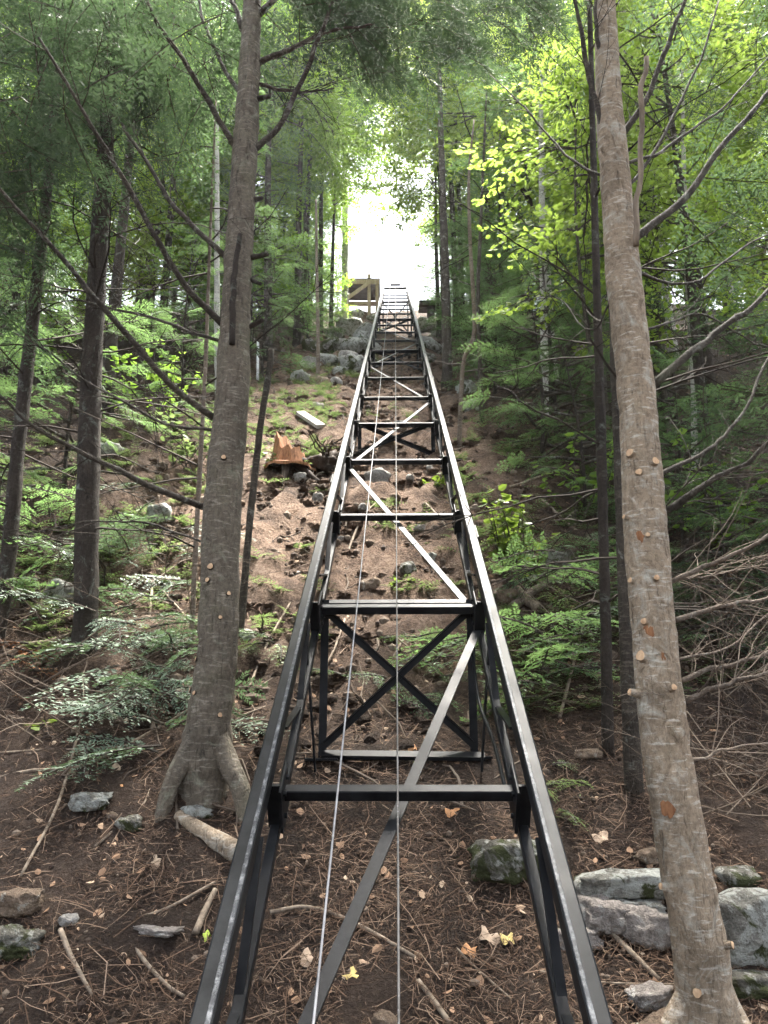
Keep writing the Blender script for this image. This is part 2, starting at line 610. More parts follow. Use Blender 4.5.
M['cable'] = mat_steel('cable_bright', (0.10, 0.10, 0.105), 0.15)
M['cable_dark'] = mat_steel('cable_dull', (0.045, 0.043, 0.041), 0.05)
M['rock_moss'] = mat_rock('rock_moss', (0.16, 0.15, 0.125), (0.26, 0.245, 0.21), (0.42, 0.42, 0.38), 0.75, 0.55)
M['rock_pink'] = mat_rock('rock_pink', (0.33, 0.29, 0.26), (0.52, 0.47, 0.43), (0.50, 0.48, 0.44), 0.0, 0.25)
M['rock_lichen'] = mat_rock('rock_lichen', (0.24, 0.23, 0.20), (0.38, 0.37, 0.33), (0.47, 0.48, 0.44), 0.30, 0.9)
M['rock_tan'] = mat_rock('rock_tan', (0.22, 0.16, 0.115), (0.34, 0.26, 0.19), (0.45, 0.42, 0.36), 0.0, 0.1)
M['rock_white'] = mat_rock('rock_white', (0.36, 0.34, 0.31), (0.52, 0.50, 0.46), (0.5, 0.5, 0.47), 0.0, 0.1)
M['pipe'] = mat_steel('white_pipe', (0.55, 0.56, 0.57))
M['brown_metal'] = mat_steel('platform_dark', (0.03, 0.026, 0.022))
M['moss'] = mat_rand('moss', [(0.028, 0.036, 0.012), (0.060, 0.070, 0.022), (0.09, 0.10, 0.035)])

# ------------------------------------------------------------------ terrain
def graded(lo, hi, fine_lo, fine_hi, step, coarse):
    a = [fine_lo]
    s = step
    while a[0] > lo:
        s = min(coarse, s * 1.18); a.insert(0, a[0] - s)
    b = list(np.arange(fine_lo + step, fine_hi, step))
    c = [b[-1]]
    s = step
    while c[-1] < hi:
        s = min(coarse, s * 1.10); c.append(c[-1] + s)
    return np.array(a + b + c[1:])


def build_terrain():
    xs = graded(-120, 120, -3.6, 3.6, 0.055, 6.0)
    ys = graded(-80, 190, 2.6, 11.5, 0.06, 6.0)
    X, Y = np.meshgrid(xs, ys)
    Z = ground(X, Y)
    Z = Z + 0.028 * fbm(np.stack([X * 7, Y * 7, X * 0], -1), 3, 77) * sstep(1.5, 3, Y)
    bare_lit = sstep(4.4, 6.0, Y) * (1 - sstep(1.4, 3.0, np.abs(X + 0.5)))
    Z = Z + bare_lit * (0.085 * fbm(np.stack([X * 3.1, Y * 3.1, X * 0 + 8], -1), 4, 41, 0.62))
    mb = MB()
    ny, nx = X.shape
    i, j = np.meshgrid(np.arange(ny - 1), np.arange(nx - 1), indexing='ij')
    q = np.stack([i * nx + j, i * nx + j + 1, (i + 1) * nx + j + 1, (i + 1) * nx + j], -1).reshape(-1, 4)
    mb.add(np.stack([X, Y, Z], -1).reshape(-1, 3), q)
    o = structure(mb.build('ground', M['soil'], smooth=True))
    o['label'] = 'steep brown forest floor of soil and needles'


build_terrain()

# ------------------------------------------------------------------ incline track
RAIL_H = 0.5
N_RUNG = 20
ZK = lambda k: 2.96 + 1.49 * k


def tp(Z, side=0.0, down=0.0, up=0.0):   # a point of the track frame
    return track_c(Z) + DR * side + DN * (up - down)


def build_track():
    foot = track_c(1.0)
    T = thing('incline_track', 'long black steel incline track climbing the slope between the trees', 'track')
    Z0, Z1 = 0.55, 32.2
    # keep the foot of the rails on the ground
    for s in (-1, 1):
        r = MB(); r.bar(tp(Z0, s * RAIL_H), tp(Z1, s * RAIL_H), 0.058, 0.075, bev=0.006)
        ro = r.build('rail', M['steel_rail'], T)
        c = MB(); c.bar(tp(Z0, s * (RAIL_H - 0.019), up=0.0412), tp(Z1, s * (RAIL_H - 0.019), up=0.0412), 0.014, 0.007, bev=0.002)
        c.build('wear_strip', M['steel_worn'], ro)
        # splice joints
        for Zj in np.arange(5.2 if s > 0 else 6.4, 31, 5.9):
            j = MB(); j.bar(tp(Zj, s * (RAIL_H + 0.034)), tp(Zj + 0.22, s * (RAIL_H + 0.034)), 0.008, 0.060)
            j.build('splice_plate', M['steel'], ro)
        ch = MB(); ch.bar(tp(Z0 + 0.25, s * (RAIL_H - 0.03), 0.235), tp(Z1 - 0.2, s * (RAIL_H - 0.03), 0.235), 0.038, 0.040, bev=0.003)
        ch.build('lower_chord', M['steel'], T)
        for k in range(-1, N_RUNG - 1):
            za, zb = ZK(k), ZK(k + 1)
            zm = (za + zb) / 2
            for (a, b) in ((za + 0.30, zm - 0.02), (zb - 0.30, zm + 0.02)):
                w = MB(); w.bar(tp(b, s * (RAIL_H - 0.025), 0.225), tp(a, s * (RAIL_H - 0.025), 0.035), 0.030, 0.012)
                w.build('web_strut', M['steel'], T)
    for k in range(N_RUNG):
        Z = ZK(k)
        hb = RAIL_H - 0.069
        m = MB(); m.bar(tp(Z, -hb, 0.105), tp(Z, hb, 0.105), 0.046, 0.046, bev=0.004)
        m.build('cross_beam', M['steel'], T)
        for s in (-1, 1):
            g = MB()
            g.bar(tp(Z - 0.085, s * (RAIL_H - 0.062), 0.125), tp(Z + 0.085, s * (RAIL_H - 0.062), 0.125), 0.012, 0.185, bev=0.004)
            g.bar(tp(Z - 0.030, s * (RAIL_H - 0.036), 0.135), tp(Z - 0.042, s * (RAIL_H - 0.036), 0.135), 0.064, 0.19, bev=0.003)
            bo = g.build('bracket', M['steel'], T)
            if k < 7:
                for dz in (-0.045, 0.045):
                    for dn in (0.07, 0.17):
                        bl = MB()
                        c0 = tp(Z + dz, s * (RAIL_H - 0.067), dn)
                        bl.tube([c0, c0 - DR * s * 0.012], 0.011, 6)
                        bl.build('bolt', M['steel'], bo)
    # plan bracing, two bays to a diagonal
    side = 1
    for k in range(1, N_RUNG - 3, 2):
        a = tp(ZK(k) + 0.05, side * 0.44, 0.15); b = tp(ZK(k + 2) - 0.05, -side * 0.44, 0.15)
        m = MB(); m.bar(a, b, 0.042, 0.010); m.build('plan_brace', M['steel'], T)
        side = -side
    m = MB(); m.bar(tp(ZK(1) - 0.12, 0.44, 0.18), tp(ZK(-1) + 0.1, -0.44, 0.18), 0.045, 0.010); m.build('plan_brace', M['steel'], T)
    # trestle bents
    for k in (1, 4, 8, 12, 16):
        Z = ZK(k) + 0.05
        feet = []
        m = MB(); m.bar(tp(Z + 0.10, -0.44, 0.15), tp(Z + 0.10, 0.44, 0.15), 0.05, 0.04, bev=0.003); m.build('bent_beam', M['steel'], T)
        hb = 0.42
        tops, bots = [], []
        for s in (-1, 1):
            t0 = tp(Z + 0.06, s * hb, 0.10)
            g0 = gz(t0[0], t0[1]) - 0.03
            b0 = np.array([t0[0], t0[1], g0])
            m = MB()
            m.bar(t0, b0, 0.044, 0.006, up=[0, 1, 0])
            m.bar(t0 + np.array([-s * 0.0, 0.022, 0]) + np.array([s * 0.019, 0, 0]), b0 + np.array([s * 0.019, 0.022, 0]), 0.006, 0.044, up=[0, 1, 0])
            m.build('leg', M['steel'], T)
            p = MB(); p.bar(b0 + np.array([-0.09, 0, 0.03]), b0 + np.array([0.09, 0, 0.03]), 0.16, 0.012, up=[0, 0, 1]); p.build('base_plate', M['steel'], T)
            tops.append(t0); bots.append(b0)
        for s in (0, 1):
            off = np.array([0, -0.012 - 0.014 * s, 0])
            a = tops[s] * 0.93 + bots[s] * 0.07; b = bots[1 - s] * 0.9 + tops[1 - s] * 0.1
            m = MB(); m.bar(a + off, b + off, 0.040, 0.006, up=[0, 1, 0]); m.bar(a + off + np.array([0, -0.016, 0.024]), b + off + np.array([0, -0.016, 0.024]), 0.034, 0.005, up=[0, 0, 1]); m.build('cross_brace', M['steel'], T)
        if k == 1:
            a = bots[0] + np.array([0.0, -0.03, 0.055]); b = bots[1] + np.array([0.05, -0.06, 0.035])
            m = MB(); m.bar(a, b, 0.065, 0.022, up=[0, -0.45, 0.9]); m.build('sill_beam', M['steel'], T)
    # raking props beside the lower bay
    for s in (-1, 1):
        t0 = tp(ZK(1) - 0.35, s * (RAIL_H - 0.02), 0.04)
        b0 = tp(ZK(1) - 0.02, s * 0.44, 0.0); b0[2] = gz(b0[0], b0[1]) + 0.05
        m = MB(); m.bar(t0, b0, 0.036, 0.010, up=[1, 0, 0]); m.build('raking_prop', M['steel'], T)
    # head stop
    m = MB(); m.bar(tp(Z1 - 0.1, -RAIL_H + 0.04, up=0.02), tp(Z1 - 0.1, RAIL_H - 0.04, up=0.02), 0.10, 0.10, bev=0.006); m.build('head_stop', M['steel'], T)
    m = MB(); m.bar(tp(Z1 - 0.15, -0.20, up=0.16), tp(Z1 - 0.15, 0.20, up=0.16), 0.12, 0.09, bev=0.006); m.build('sheave_box', M['steel'], T)
    # feed conduit on the right legs
    pts = [tp(ZK(1) - 0.25, 0.40, 0.20), tp(ZK(1) - 0.55, 0.41, 0.33), tp(ZK(1) - 0.95, 0.43, 0.27), tp(ZK(0) + 0.15, 0.44, 0.25)]
    m = MB(); m.tube(spline(pts, 18), 0.009, 8); m.build('conduit', M['steel'], T, smooth=True)


build_track()


def build_cable(side, r, mat, label):
    m = MB()
    zs = np.linspace(0.6, 31.9, 60)
    m.tube([tp(z, side, up=0.02 - 0.05 * math.sin(math.pi * min(1, (z - 0.6) / 31.3)) + 0.04) for z in zs], r, 6)
    o = m.build('haul_cable', mat, smooth=True)
    tag(o, label, 'cable', 'haul cables on the track')


build_cable(-0.215, 0.0038, M['cable'], 'bright silver wire cable slanting up the left half of the track')
build_cable(-0.004, 0.0036, M['cable_dark'], 'dull grey wire cable running straight up the middle of the track')

# ------------------------------------------------------------------ foliage kit
def leaf_quads(base, d, nrm, l, w, fold=0.0):
    """diamond leaves: base (N,3), unit direction d, unit side nrm"""
    base, d, nrm = np.asarray(base), np.asarray(d), np.asarray(nrm)
    l = np.asarray(l)[:, None]; w = np.asarray(w)[:, None]
    upv = np.cross(d, nrm)
    m = base + d * l * 0.42 + upv * fold * w
    return np.stack([base, m - nrm * w * 0.5, base + d * l, m + nrm * w * 0.5], 1)


def unit(a):
    return a / np.maximum(np.linalg.norm(a, axis=-1, keepdims=True), 1e-9)


def hemlock_spray(rng, L=1.0, sec=0.055, tw=0.045, wfac=0.24, spacing=0.028, droop=0.25, keep=1.0):
    """flat feathery bough along +X; returns leaf quads and axis points"""
    B, Dd, Nn, Ll, Ww = [], [], [], [], []
    n2 = max(5, int(L * 0.94 / sec))
    ax = lambda t: np.array([L * t, 0.05 * L * math.sin(t * 3 + 1), -droop * L * t * t])
    for i in range(n2):
        t = 0.06 + 0.94 * (i + 0.5) / n2
        if rng.random() > keep:
            continue
        s = 1 if i % 2 else -1
        p = ax(t)
        l2 = L * 0.46 * (1 - t) ** 0.75 * min(1, 0.35 + 2.4 * t) * rng.uniform(0.65, 1.15) + 0.05
        a = math.radians(rng.uniform(42, 62)) * s
        e = np.array([math.cos(a), math.sin(a), rng.uniform(-0.25, 0.08)]); e /= np.linalg.norm(e)
        nt_ = max(3, int(l2 / spacing))
        u = (np.arange(nt_) + 0.6) / nt_
        q = p + e * (l2 * u)[:, None]
        q[:, 2] -= 0.30 * l2 * u * u
        for sd in (-1, 1):
            aa = a + sd * np.radians(rng.uniform(30, 60, nt_))
            dd = np.stack([np.cos(aa), np.sin(aa), rng.uniform(-0.35, 0.12, nt_)], -1)
            dd = unit(dd)
            nn = unit(np.cross(dd, np.array([0, 0, 1.0]) + rng.normal(0, 0.35, (nt_, 3))))
            ll = tw * (1.15 - 0.5 * u) * rng.uniform(0.7, 1.35, nt_)
            B.append(q); Dd.append(dd); Nn.append(nn); Ll.append(ll); Ww.append(ll * wfac * rng.uniform(0.8, 1.3, nt_))
        B.append(q[-1:]); Dd.append(e[None]); Nn.append(unit(np.cross(e, [0, 0, 1.0]))[None]); Ll.append(np.array([tw])); Ww.append(np.array([tw * wfac]))
    Q = leaf_quads(np.vstack(B), np.vstack(Dd), np.vstack(Nn), np.concatenate(Ll), np.concatenate(Ww))
    axis = np.array([ax(t) for t in np.linspace(0, 0.95, 6)])
    return Q, axis


def leaf_spray(rng, L=0.8, leaf=0.075, n=55, droop=0.2):
    """a broadleaf twig along +X, leaves held nearly flat"""
    B, Dd, Nn, Ll, Ww = [], [], [], [], []
    for i in range(n):
        t = rng.uniform(0.08, 1)
        s = rng.choice([-1, 1])
        off = abs(rng.normal(0, 0.30)) * L * (1.1 - t) * s
        p = np.array([L * t, off, -droop * L * t * t + rng.normal(0, 0.035) * L])
        a = s * rng.uniform(0.2, 1.2)
        e = np.array([math.cos(a), math.sin(a), rng.uniform(-0.75, 0.05)]); e /= np.linalg.norm(e)
        nn = np.cross(e, np.array([0, 0, 1.0]) + rng.normal(0, 0.35, 3)); nn /= np.linalg.norm(nn)
        l = leaf * rng.uniform(0.45, 1.3)
        B.append(p); Dd.append(e); Nn.append(nn); Ll.append(l); Ww.append(l * rng.uniform(0.55, 0.8))
    B, Dd, Nn, Ll, Ww = map(np.array, (B, Dd, Nn, Ll, Ww))
    Q = hex_leaf(B, Dd, Nn, Ll, Ww)
    axis = np.array([[L * t, 0, -droop * L * t * t] for t in np.linspace(0, 0.9, 4)])
    return Q, axis


def hex_leaf(B, d, n, l, w):
    """rounder leaf with a folded midrib: two quads sharing the rib -> returns (N*2,4,3) with island kept by welding later"""
    l = l[:, None]; w = w[:, None]
    up = np.cross(d, n)
    lo = B + d * l * 0.25; hi = B + d * l * 0.68
    tip = B + d * l
    f = 0.14 * w
    a = np.stack([B, lo - n * w * 0.46 + up * f, hi - n * w * 0.42 + up * f, tip], 1)
    b = np.stack([B, tip, hi + n * w * 0.42 + up * f, lo + n * w * 0.46 + up * f], 1)
    return np.stack([a, b], 1)                # (N,2,4,3)


def add_leaves(mb, Q):
    if Q.ndim == 4:                           # welded pair
        N = len(Q)
        V = np.concatenate([Q[:, 0], Q[:, 1, 2:4]], 1)   # B lo hi tip hi2 lo2
        k = np.arange(N)[:, None] * 6
        q = np.concatenate([k + np.array([[0, 1, 2, 3]]), k + np.array([[0, 3, 4, 5]])], 1).reshape(-1, 4)
        mb.add(V.reshape(-1, 3), q)
    else:
        mb.quads(Q)


def frame(p, x, up=(0, 0, 1), roll=0.0):
    x = unit(np.asarray(x, float))
    y = np.cross(up, x)
    if np.linalg.norm(y) < 1e-4:
        y = np.array([0, 1.0, 0])
    y = unit(y)
    z = np.cross(x, y)
    c, s = math.cos(roll), math.sin(roll)
    y, z = y * c + z * s, z * c - y * s
    return np.stack([x, y, z], 1), np.asarray(p, float)     # columns


def xform(Q, fr, s=1.0):
    Rm, p = fr
    return (Q * s) @ Rm.T + p


KR = np.random.default_rng(5)
HS_FINE = [hemlock_spray(KR, 0.9, 0.048, 0.052, 0.30, 0.026, 0.28) for _ in range(4)]
HS_HANG = [hemlock_spray(KR, 0.9, 0.044, 0.058, 0.28, 0.026, 0.75) for _ in range(3)]
HS_FAR = [hemlock_spray(KR, 1.0, 0.080, 0.090, 0.34, 0.052, 0.30) for _ in range(4)]
LS = [leaf_spray(KR, 0.8, 0.078, 60) for _ in range(4)]
LS_FAR = [leaf_spray(KR, 1.0, 0.095, 60) for _ in range(4)]


def branch_pts(rng, p0, d, L, n=7, wander=0.12, sag=0.0):
    p = np.asarray(p0, float).copy()
    d = unit(np.asarray(d, float))
    out = [p.copy()]
    for k in range(n - 1):
        d = unit(d + rng.normal(0, wander, 3) + np.array([0, 0, -sag]))
        p = p + d * L / (n - 1)
        out.append(p.copy())
    return np.array(out)


def dead_branch(mb, rng, p0, d, L, r, level=2, n=7, sag=0.02, nseg=4, wander=0.12, kids=None):
    pts = branch_pts(rng, p0, d, L, n, wander, sag)
    mb.tube(pts, np.linspace(r, r * 0.3, len(pts)), nseg if level > 0 else 3, cap=False)
    if level <= 0:
        return pts
    k = kids if kids is not None else int(3 + L * 5)
    for _ in range(k):
        t = rng.uniform(0.2, 0.98) * (len(pts) - 1)
        i = int(t)
        p = pts[i] + (pts[min(i + 1, len(pts) - 1)] - pts[i]) * (t - i)
        ax = unit(pts[min(i + 1, len(pts) - 1)] - pts[i] + 1e-6)
        sd = unit(np.cross(ax, rng.normal(0, 1, 3)))
        dd = unit(ax * 0.8 + sd * rng.uniform(0.5, 1.0) + np.array([0, 0, -0.1]))
        dead_branch(mb, rng, p, dd, L * rng.uniform(0.22, 0.5) * (1.1 - 0.6 * t / len(pts)), r * 0.42, level - 1, 5, sag, 3, wander * 1.3)
    return pts


def hemlock_tree_mesh(seed, H, r0, crown_from, blen, nb, sprays, dead=14, lean=0.0, ss=1.0):
    """local meshes of one conifer: trunk, limbs, crown"""
    rng = np.random.default_rng(seed)
    n = 22
    t = np.linspace(0, 1, n)
    tr = np.stack([lean * H * t + 0.05 * np.sin(t * 5 + seed), 0.05 * np.sin(t * 4 + seed * 2), H * t - 0.25], -1)
    trunk = MB()
    trunk.tube(tr, r0 * (1 - 0.93 * t) * (1 + 0.5 * np.exp(-t * 40)), 10, wob=0.12, seed=seed, freq=5)
    limbs, crown, deadm = MB(), MB(), MB()
    at_h = lambda h: tr[0] + (tr[-1] - tr[0]) * h + np.array([0.05 * math.sin(h * 5 + seed) - 0.05 * math.sin(seed) * (1 - h), 0, 0])
    for k in range(nb):
        h = crown_from + (0.99 - crown_from) * (k + rng.random()) / nb
        p = at_h(h)
        az = rng.uniform(0, 2 * math.pi)
        rel = (h - crown_from) / (1 - crown_from)
        L = blen * (1 - rel) ** 0.8 * min(1, 0.55 + 2.5 * rel) * rng.uniform(0.6, 1.15) + 0.25
        d = np.array([math.cos(az), math.sin(az), rng.uniform(-0.12, 0.30) + 0.35 * rel])
        pts = branch_pts(rng, p, d, L, 6, 0.07, 0.035)
        limbs.tube(pts, np.linspace(0.012 + 0.012 * L, 0.004, 6), 4, cap=False)
        ns = max(2, int(L * 2.4))
        for j in range(ns):
            u = 0.30 + 0.7 * (j + rng.random() * 0.6) / ns
            i = min(4, int(u * 5))
            q = pts[i] + (pts[i + 1] - pts[i]) * (u * 5 - i)
            ax = unit(pts[i + 1] - pts[i])
            sg = 1 if j % 2 else -1
            lat = unit(np.cross(ax, [0, 0, 1.0]))
            dd = unit(ax + lat * sg * rng.uniform(0.2, 1.0) + np.array([0, 0, rng.uniform(-0.25, 0.1)]))
            sc = rng.uniform(0.55, 0.95) * min(1.0, 0.45 + 0.3 * L) * ss
            Q = sprays[rng.integers(len(sprays))][0]
            crown.quads(xform(Q.reshape(-1, 3), frame(q, dd, roll=rng.normal(0, 0.3)), sc).reshape(-1, 4, 3))
        Q = sprays[rng.integers(len(sprays))][0]
        crown.quads(xform(Q.reshape(-1, 3), frame(pts[-2], pts[-1] - pts[-2], roll=rng.normal(0, 0.25)), rng.uniform(0.6, 0.9) * ss).reshape(-1, 4, 3))
    for k in range(dead):
        h = rng.uniform(0.05, max(0.12, crown_from + 0.1))
        az = rng.uniform(0, 2 * math.pi)
        dead_branch(deadm, rng, at_h(h), [math.cos(az), math.sin(az), rng.uniform(-0.1, 0.45)], rng.uniform(0.5, 1.5), 0.010, 2, kids=5)
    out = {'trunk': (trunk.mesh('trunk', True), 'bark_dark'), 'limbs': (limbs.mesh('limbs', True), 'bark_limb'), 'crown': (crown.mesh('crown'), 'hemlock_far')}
    if dead:
        out['dead_limbs'] = (deadm.mesh('dead_limbs'), 'dead_twig')
    return out


def broadleaf_tree_mesh(seed, H, r0, crown_from, spread, nl, sprays, leafmat, bark, ss=1.0, wig=0.08):
    rng = np.random.default_rng(seed)
    n = 16
    t = np.linspace(0, 1, n)
    tr = np.stack([wig * np.sin(t * 5 + seed) * t * 2, wig * np.cos(t * 4 + seed) * t * 2, H * t - 0.25], -1)
    trunk, limbs, crown = MB(), MB(), MB()
    trunk.tube(tr, r0 * (1 - 0.9 * t) * (1 + 0.4 * np.exp(-t * 40)), 9, wob=0.08, seed=seed, freq=5)
    for k in range(nl):
        h = crown_from + (1 - crown_from) * (k + rng.random()) / nl
        i = min(n - 2, int(h * (n - 1)))
        p = tr[i]
        az = rng.uniform(0, 2 * math.pi)
        rel = (h - crown_from) / (1 - crown_from)
        L = spread * (1 - 0.6 * rel) * rng.uniform(0.55, 1.15) * min(1, 0.6 + 2 * rel)
        d = np.array([math.cos(az), math.sin(az), rng.uniform(0.15, 0.7)])
        pts = branch_pts(rng, p, d, L, 6, 0.14, 0.03)
        limbs.tube(pts, np.linspace(0.010 + 0.010 * L, 0.004, 6), 4, cap=False)
        ns = max(3, int(L * 4.2))
        for j in range(ns):
            u = 0.25 + 0.75 * (j + rng.random() * 0.8) / ns
            i2 = min(4, int(u * 5))
            q = pts[i2] + (pts[i2 + 1] - pts[i2]) * min(1, u * 5 - i2)
            dd = unit(unit(pts[i2 + 1] - pts[i2]) + rng.normal(0, 0.7, 3) * np.array([1, 1, 0.35]))
            sc = rng.uniform(0.7, 1.15) * ss
            Q, ax = sprays[rng.integers(len(sprays))]
            fr = frame(q, dd, roll=rng.normal(0, 0.3))
            add_leaves(crown, xform(Q.reshape(-1, 3), fr, sc).reshape(Q.shape))
            limbs.tube(xform(ax, fr, sc), np.linspace(0.006, 0.002, len(ax)), 3, cap=False)
    return {'trunk': (trunk.mesh('trunk', True), bark), 'limbs': (limbs.mesh('limbs', True), 'bark_limb'), 'crown': (crown.mesh('crown'), leafmat)}


def finish_proto(p):
    for k, (me, mt) in p.items():
        me.materials.append(M[mt])
    return p


def place_tree(proto, name, label, cat, loc, group, rot, s=1.0, tilt=(0, 0)):
    e = thing(name, label, cat, loc, group, rot)
    e.rotation_euler = (tilt[0], tilt[1], rot)
    e.scale = (s, s, s)
    for part, (me, _) in proto.items():
        po = link(part, me, e)
        if part in MASSES:
            po['kind'] = 'stuff'
    return e


# prototypes of the stand
HEM = [finish_proto(hemlock_tree_mesh(11, 13.0, 0.095, 0.22, 2.3, 60, HS_FAR, 18)),
       finish_proto(hemlock_tree_mesh(12, 15.0, 0.10, 0.38, 2.1, 52, HS_FAR, 30)),
       finish_proto(hemlock_tree_mesh(13, 10.0, 0.075, 0.12, 1.9, 58, HS_FAR, 10)),
       finish_proto(hemlock_tree_mesh(14, 16.0, 0.105, 0.50, 2.0, 44, HS_FAR, 44))]
SAP = [finish_proto(hemlock_tree_mesh(21, 2.6, 0.03, 0.06, 1.0, 34, HS_FINE, 0, ss=0.62)),
       finish_proto(hemlock_tree_mesh(22, 4.2, 0.045, 0.08, 1.3, 44, HS_FAR, 4, ss=0.7))]
for s_ in SAP:
    s_['crown'][0].materials.clear(); s_['crown'][0].materials.append(M['hemlock_far'])
BRD = [finish_proto(broadleaf_tree_mesh(31, 12.0, 0.10, 0.22, 2.6, 44, LS_FAR, 'maple', 'bark_dark')),
       finish_proto(broadleaf_tree_mesh(32, 10.0, 0.08, 0.15, 2.4, 42, LS_FAR, 'broadleaf', 'bark_dark')),
       finish_proto(broadleaf_tree_mesh(33, 13.0, 0.09, 0.35, 2.3, 38, LS_FAR, 'maple', 'bark_birch'))]

BRD.append(finish_proto(broadleaf_tree_mesh(34, 14.0, 0.10, 0.44, 3.0, 40, LS_FAR, 'maple', 'bark_dark')))
BRD.append(finish_proto(broadleaf_tree_mesh(35, 14.0, 0.10, 0.46, 3.0, 40, LS_FAR, 'broadleaf', 'bark_dark')))
LS_NEAR = [leaf_spray(KR, 0.7, 0.072, 48) for _ in range(3)]
BRD.append(finish_proto(broadleaf_tree_mesh(36, 5.6, 0.035, 0.48, 1.15, 20, LS_NEAR, 'maple', 'bark_limb')))

# ------------------------------------------------------------------ the two near trees
def trunk_from_px(rows, d, n=120, seg=30):
    """rows: (px, py, width_px) up the trunk on the upright plane y = d"""
    pts, rad = [], []
    for px, py, w in rows:
        p = pY(px, py, d)
        pts.append(p); rad.append(w * depth(p) / F_PX / 2)
    pts = np.array(pts); rad = np.array(rad)
    dense = spline(np.hstack([pts, rad[:, None]]), n)
    return dense[:, :3], np.maximum(dense[:, 3], 0.004)


def on_trunk(P, Rr, px, py, d):
    """a point of the bark facing the lens, and its outward direction"""
    q = pY(px, py, d)
    i = int(np.argmin(np.abs(P[:, 2] - q[2])))
    dx = np.clip((q[0] - P[i][0]) / Rr[i], -0.97, 0.97)
    nrm = np.array([dx, -math.sqrt(1 - dx * dx), 0.0])
    return P[i] + nrm * Rr[i] * 0.97, nrm


def px_branch(px_list, d0, d1, w0, w1, n=22):
    """a limb along a pixel line whose distance runs from d0 to d1"""
    m = len(px_list)
    ln = np.array([0] + list(np.cumsum([math.hypot(px_list[i + 1][0] - px_list[i][0], px_list[i + 1][1] - px_list[i][1]) for i in range(m - 1)])))
    ln = ln / ln[-1]
    pts = np.array([pY(px, py, d0 + (d1 - d0) * t) for (px, py), t in zip(px_list, ln)])
    P = spline(pts, n)
    tt = np.linspace(0, 1, n)
    wob = np.stack([fbm(np.stack([tt * 5, tt * 0 + px_list[0][1] * 0.37, tt * 0 + c], -1), 3, 31) for c in range(3)], -1)
    amp = min(0.016, 0.018 * float(np.linalg.norm(P[-1] - P[0])))
    P = P + wob * (amp * np.minimum(1, tt * 4))[:, None]
    r = np.array([(w0 + (w1 - w0) * t) * depth(p) / F_PX / 2 for t, p in zip(tt, P)])
    return P, r


def stub_mesh(p, nrm, r, length, up=0.25):
    m = MB()
    ax = unit(nrm + np.array([0, 0, up]))
    side = unit(np.cross(ax, [0, 0, 1.0])); vv = np.cross(side, ax)
    a = np.linspace(0, 2 * math.pi, 10, endpoint=False)
    ring = side[None] * np.cos(a)[:, None] + vv[None] * np.sin(a)[:, None]
    rg = 1 + 0.08 * np.sin(a * 3 + p[2] * 40)
    v = np.vstack([p - ax * 0.02 + ring * r * 1.45, p + ax * length * 0.5 + ring * r * 1.12, p + ax * length + ring * (r * rg)[:, None]])
    k = np.arange(10); k2 = (k + 1) % 10
    q = np.vstack([np.stack([k, k2, k2 + 10, k + 10], -1), np.stack([k + 10, k2 + 10, k2 + 20, k + 20], -1)])
    m.add(v, q)
    f = MB()
    f.add(np.vstack([p + ax * length + ring * (r * rg)[:, None] * 0.96, [p + ax * (length + 0.002)]]), None, np.stack([k, k2, np.full(10, 10)], -1))
    return m, f


def add_stub(parent, o, P, Rr, d, px, py, w, length=0.02, mat='bark_pale', up=0.2):
    p, nrm = on_trunk(P, Rr, px, py, d)
    r = w * depth(p) / F_PX / 2
    m, f = stub_mesh(p - o, nrm, r, length, up)
    so = m.build('branch_stub', M[mat], parent, smooth=True)
    f.build('cut_face', M['cut_wood'], so)


def crown_on(parent, o, rng, regions, sprays, mat, name='crown', limbname='twigs', sc=(0.6, 1.0), lim='bark_limb'):
    """fine boughs hung through a stretch of the tree's crown"""
    mb, tw = MB(), MB()
    for (x0, x1, y0, y1, da, db, n, hx) in regions:
        for _ in range(n):
            px, py, d = rng.uniform(x0, x1), rng.uniform(y0, y1), rng.uniform(da, db)
            p = pY(px, py, d) - o
            az = rng.normal(hx, 0.8)
            dd = np.array([math.cos(az), math.sin(az), rng.uniform(-0.35, 0.2)])
            Q, ax = sprays[rng.integers(len(sprays))]
            fr = frame(p, dd, roll=rng.normal(0, 0.4))
            s = rng.uniform(*sc)
            mb.quads(xform(Q.reshape(-1, 3), fr, s).reshape(-1, 4, 3))
            tw.tube(xform(ax, fr, s), np.linspace(0.006, 0.002, len(ax)) * s, 3, cap=False)
    mb.build(name, mat, parent)
    tw.build(limbname, M[lim], parent)


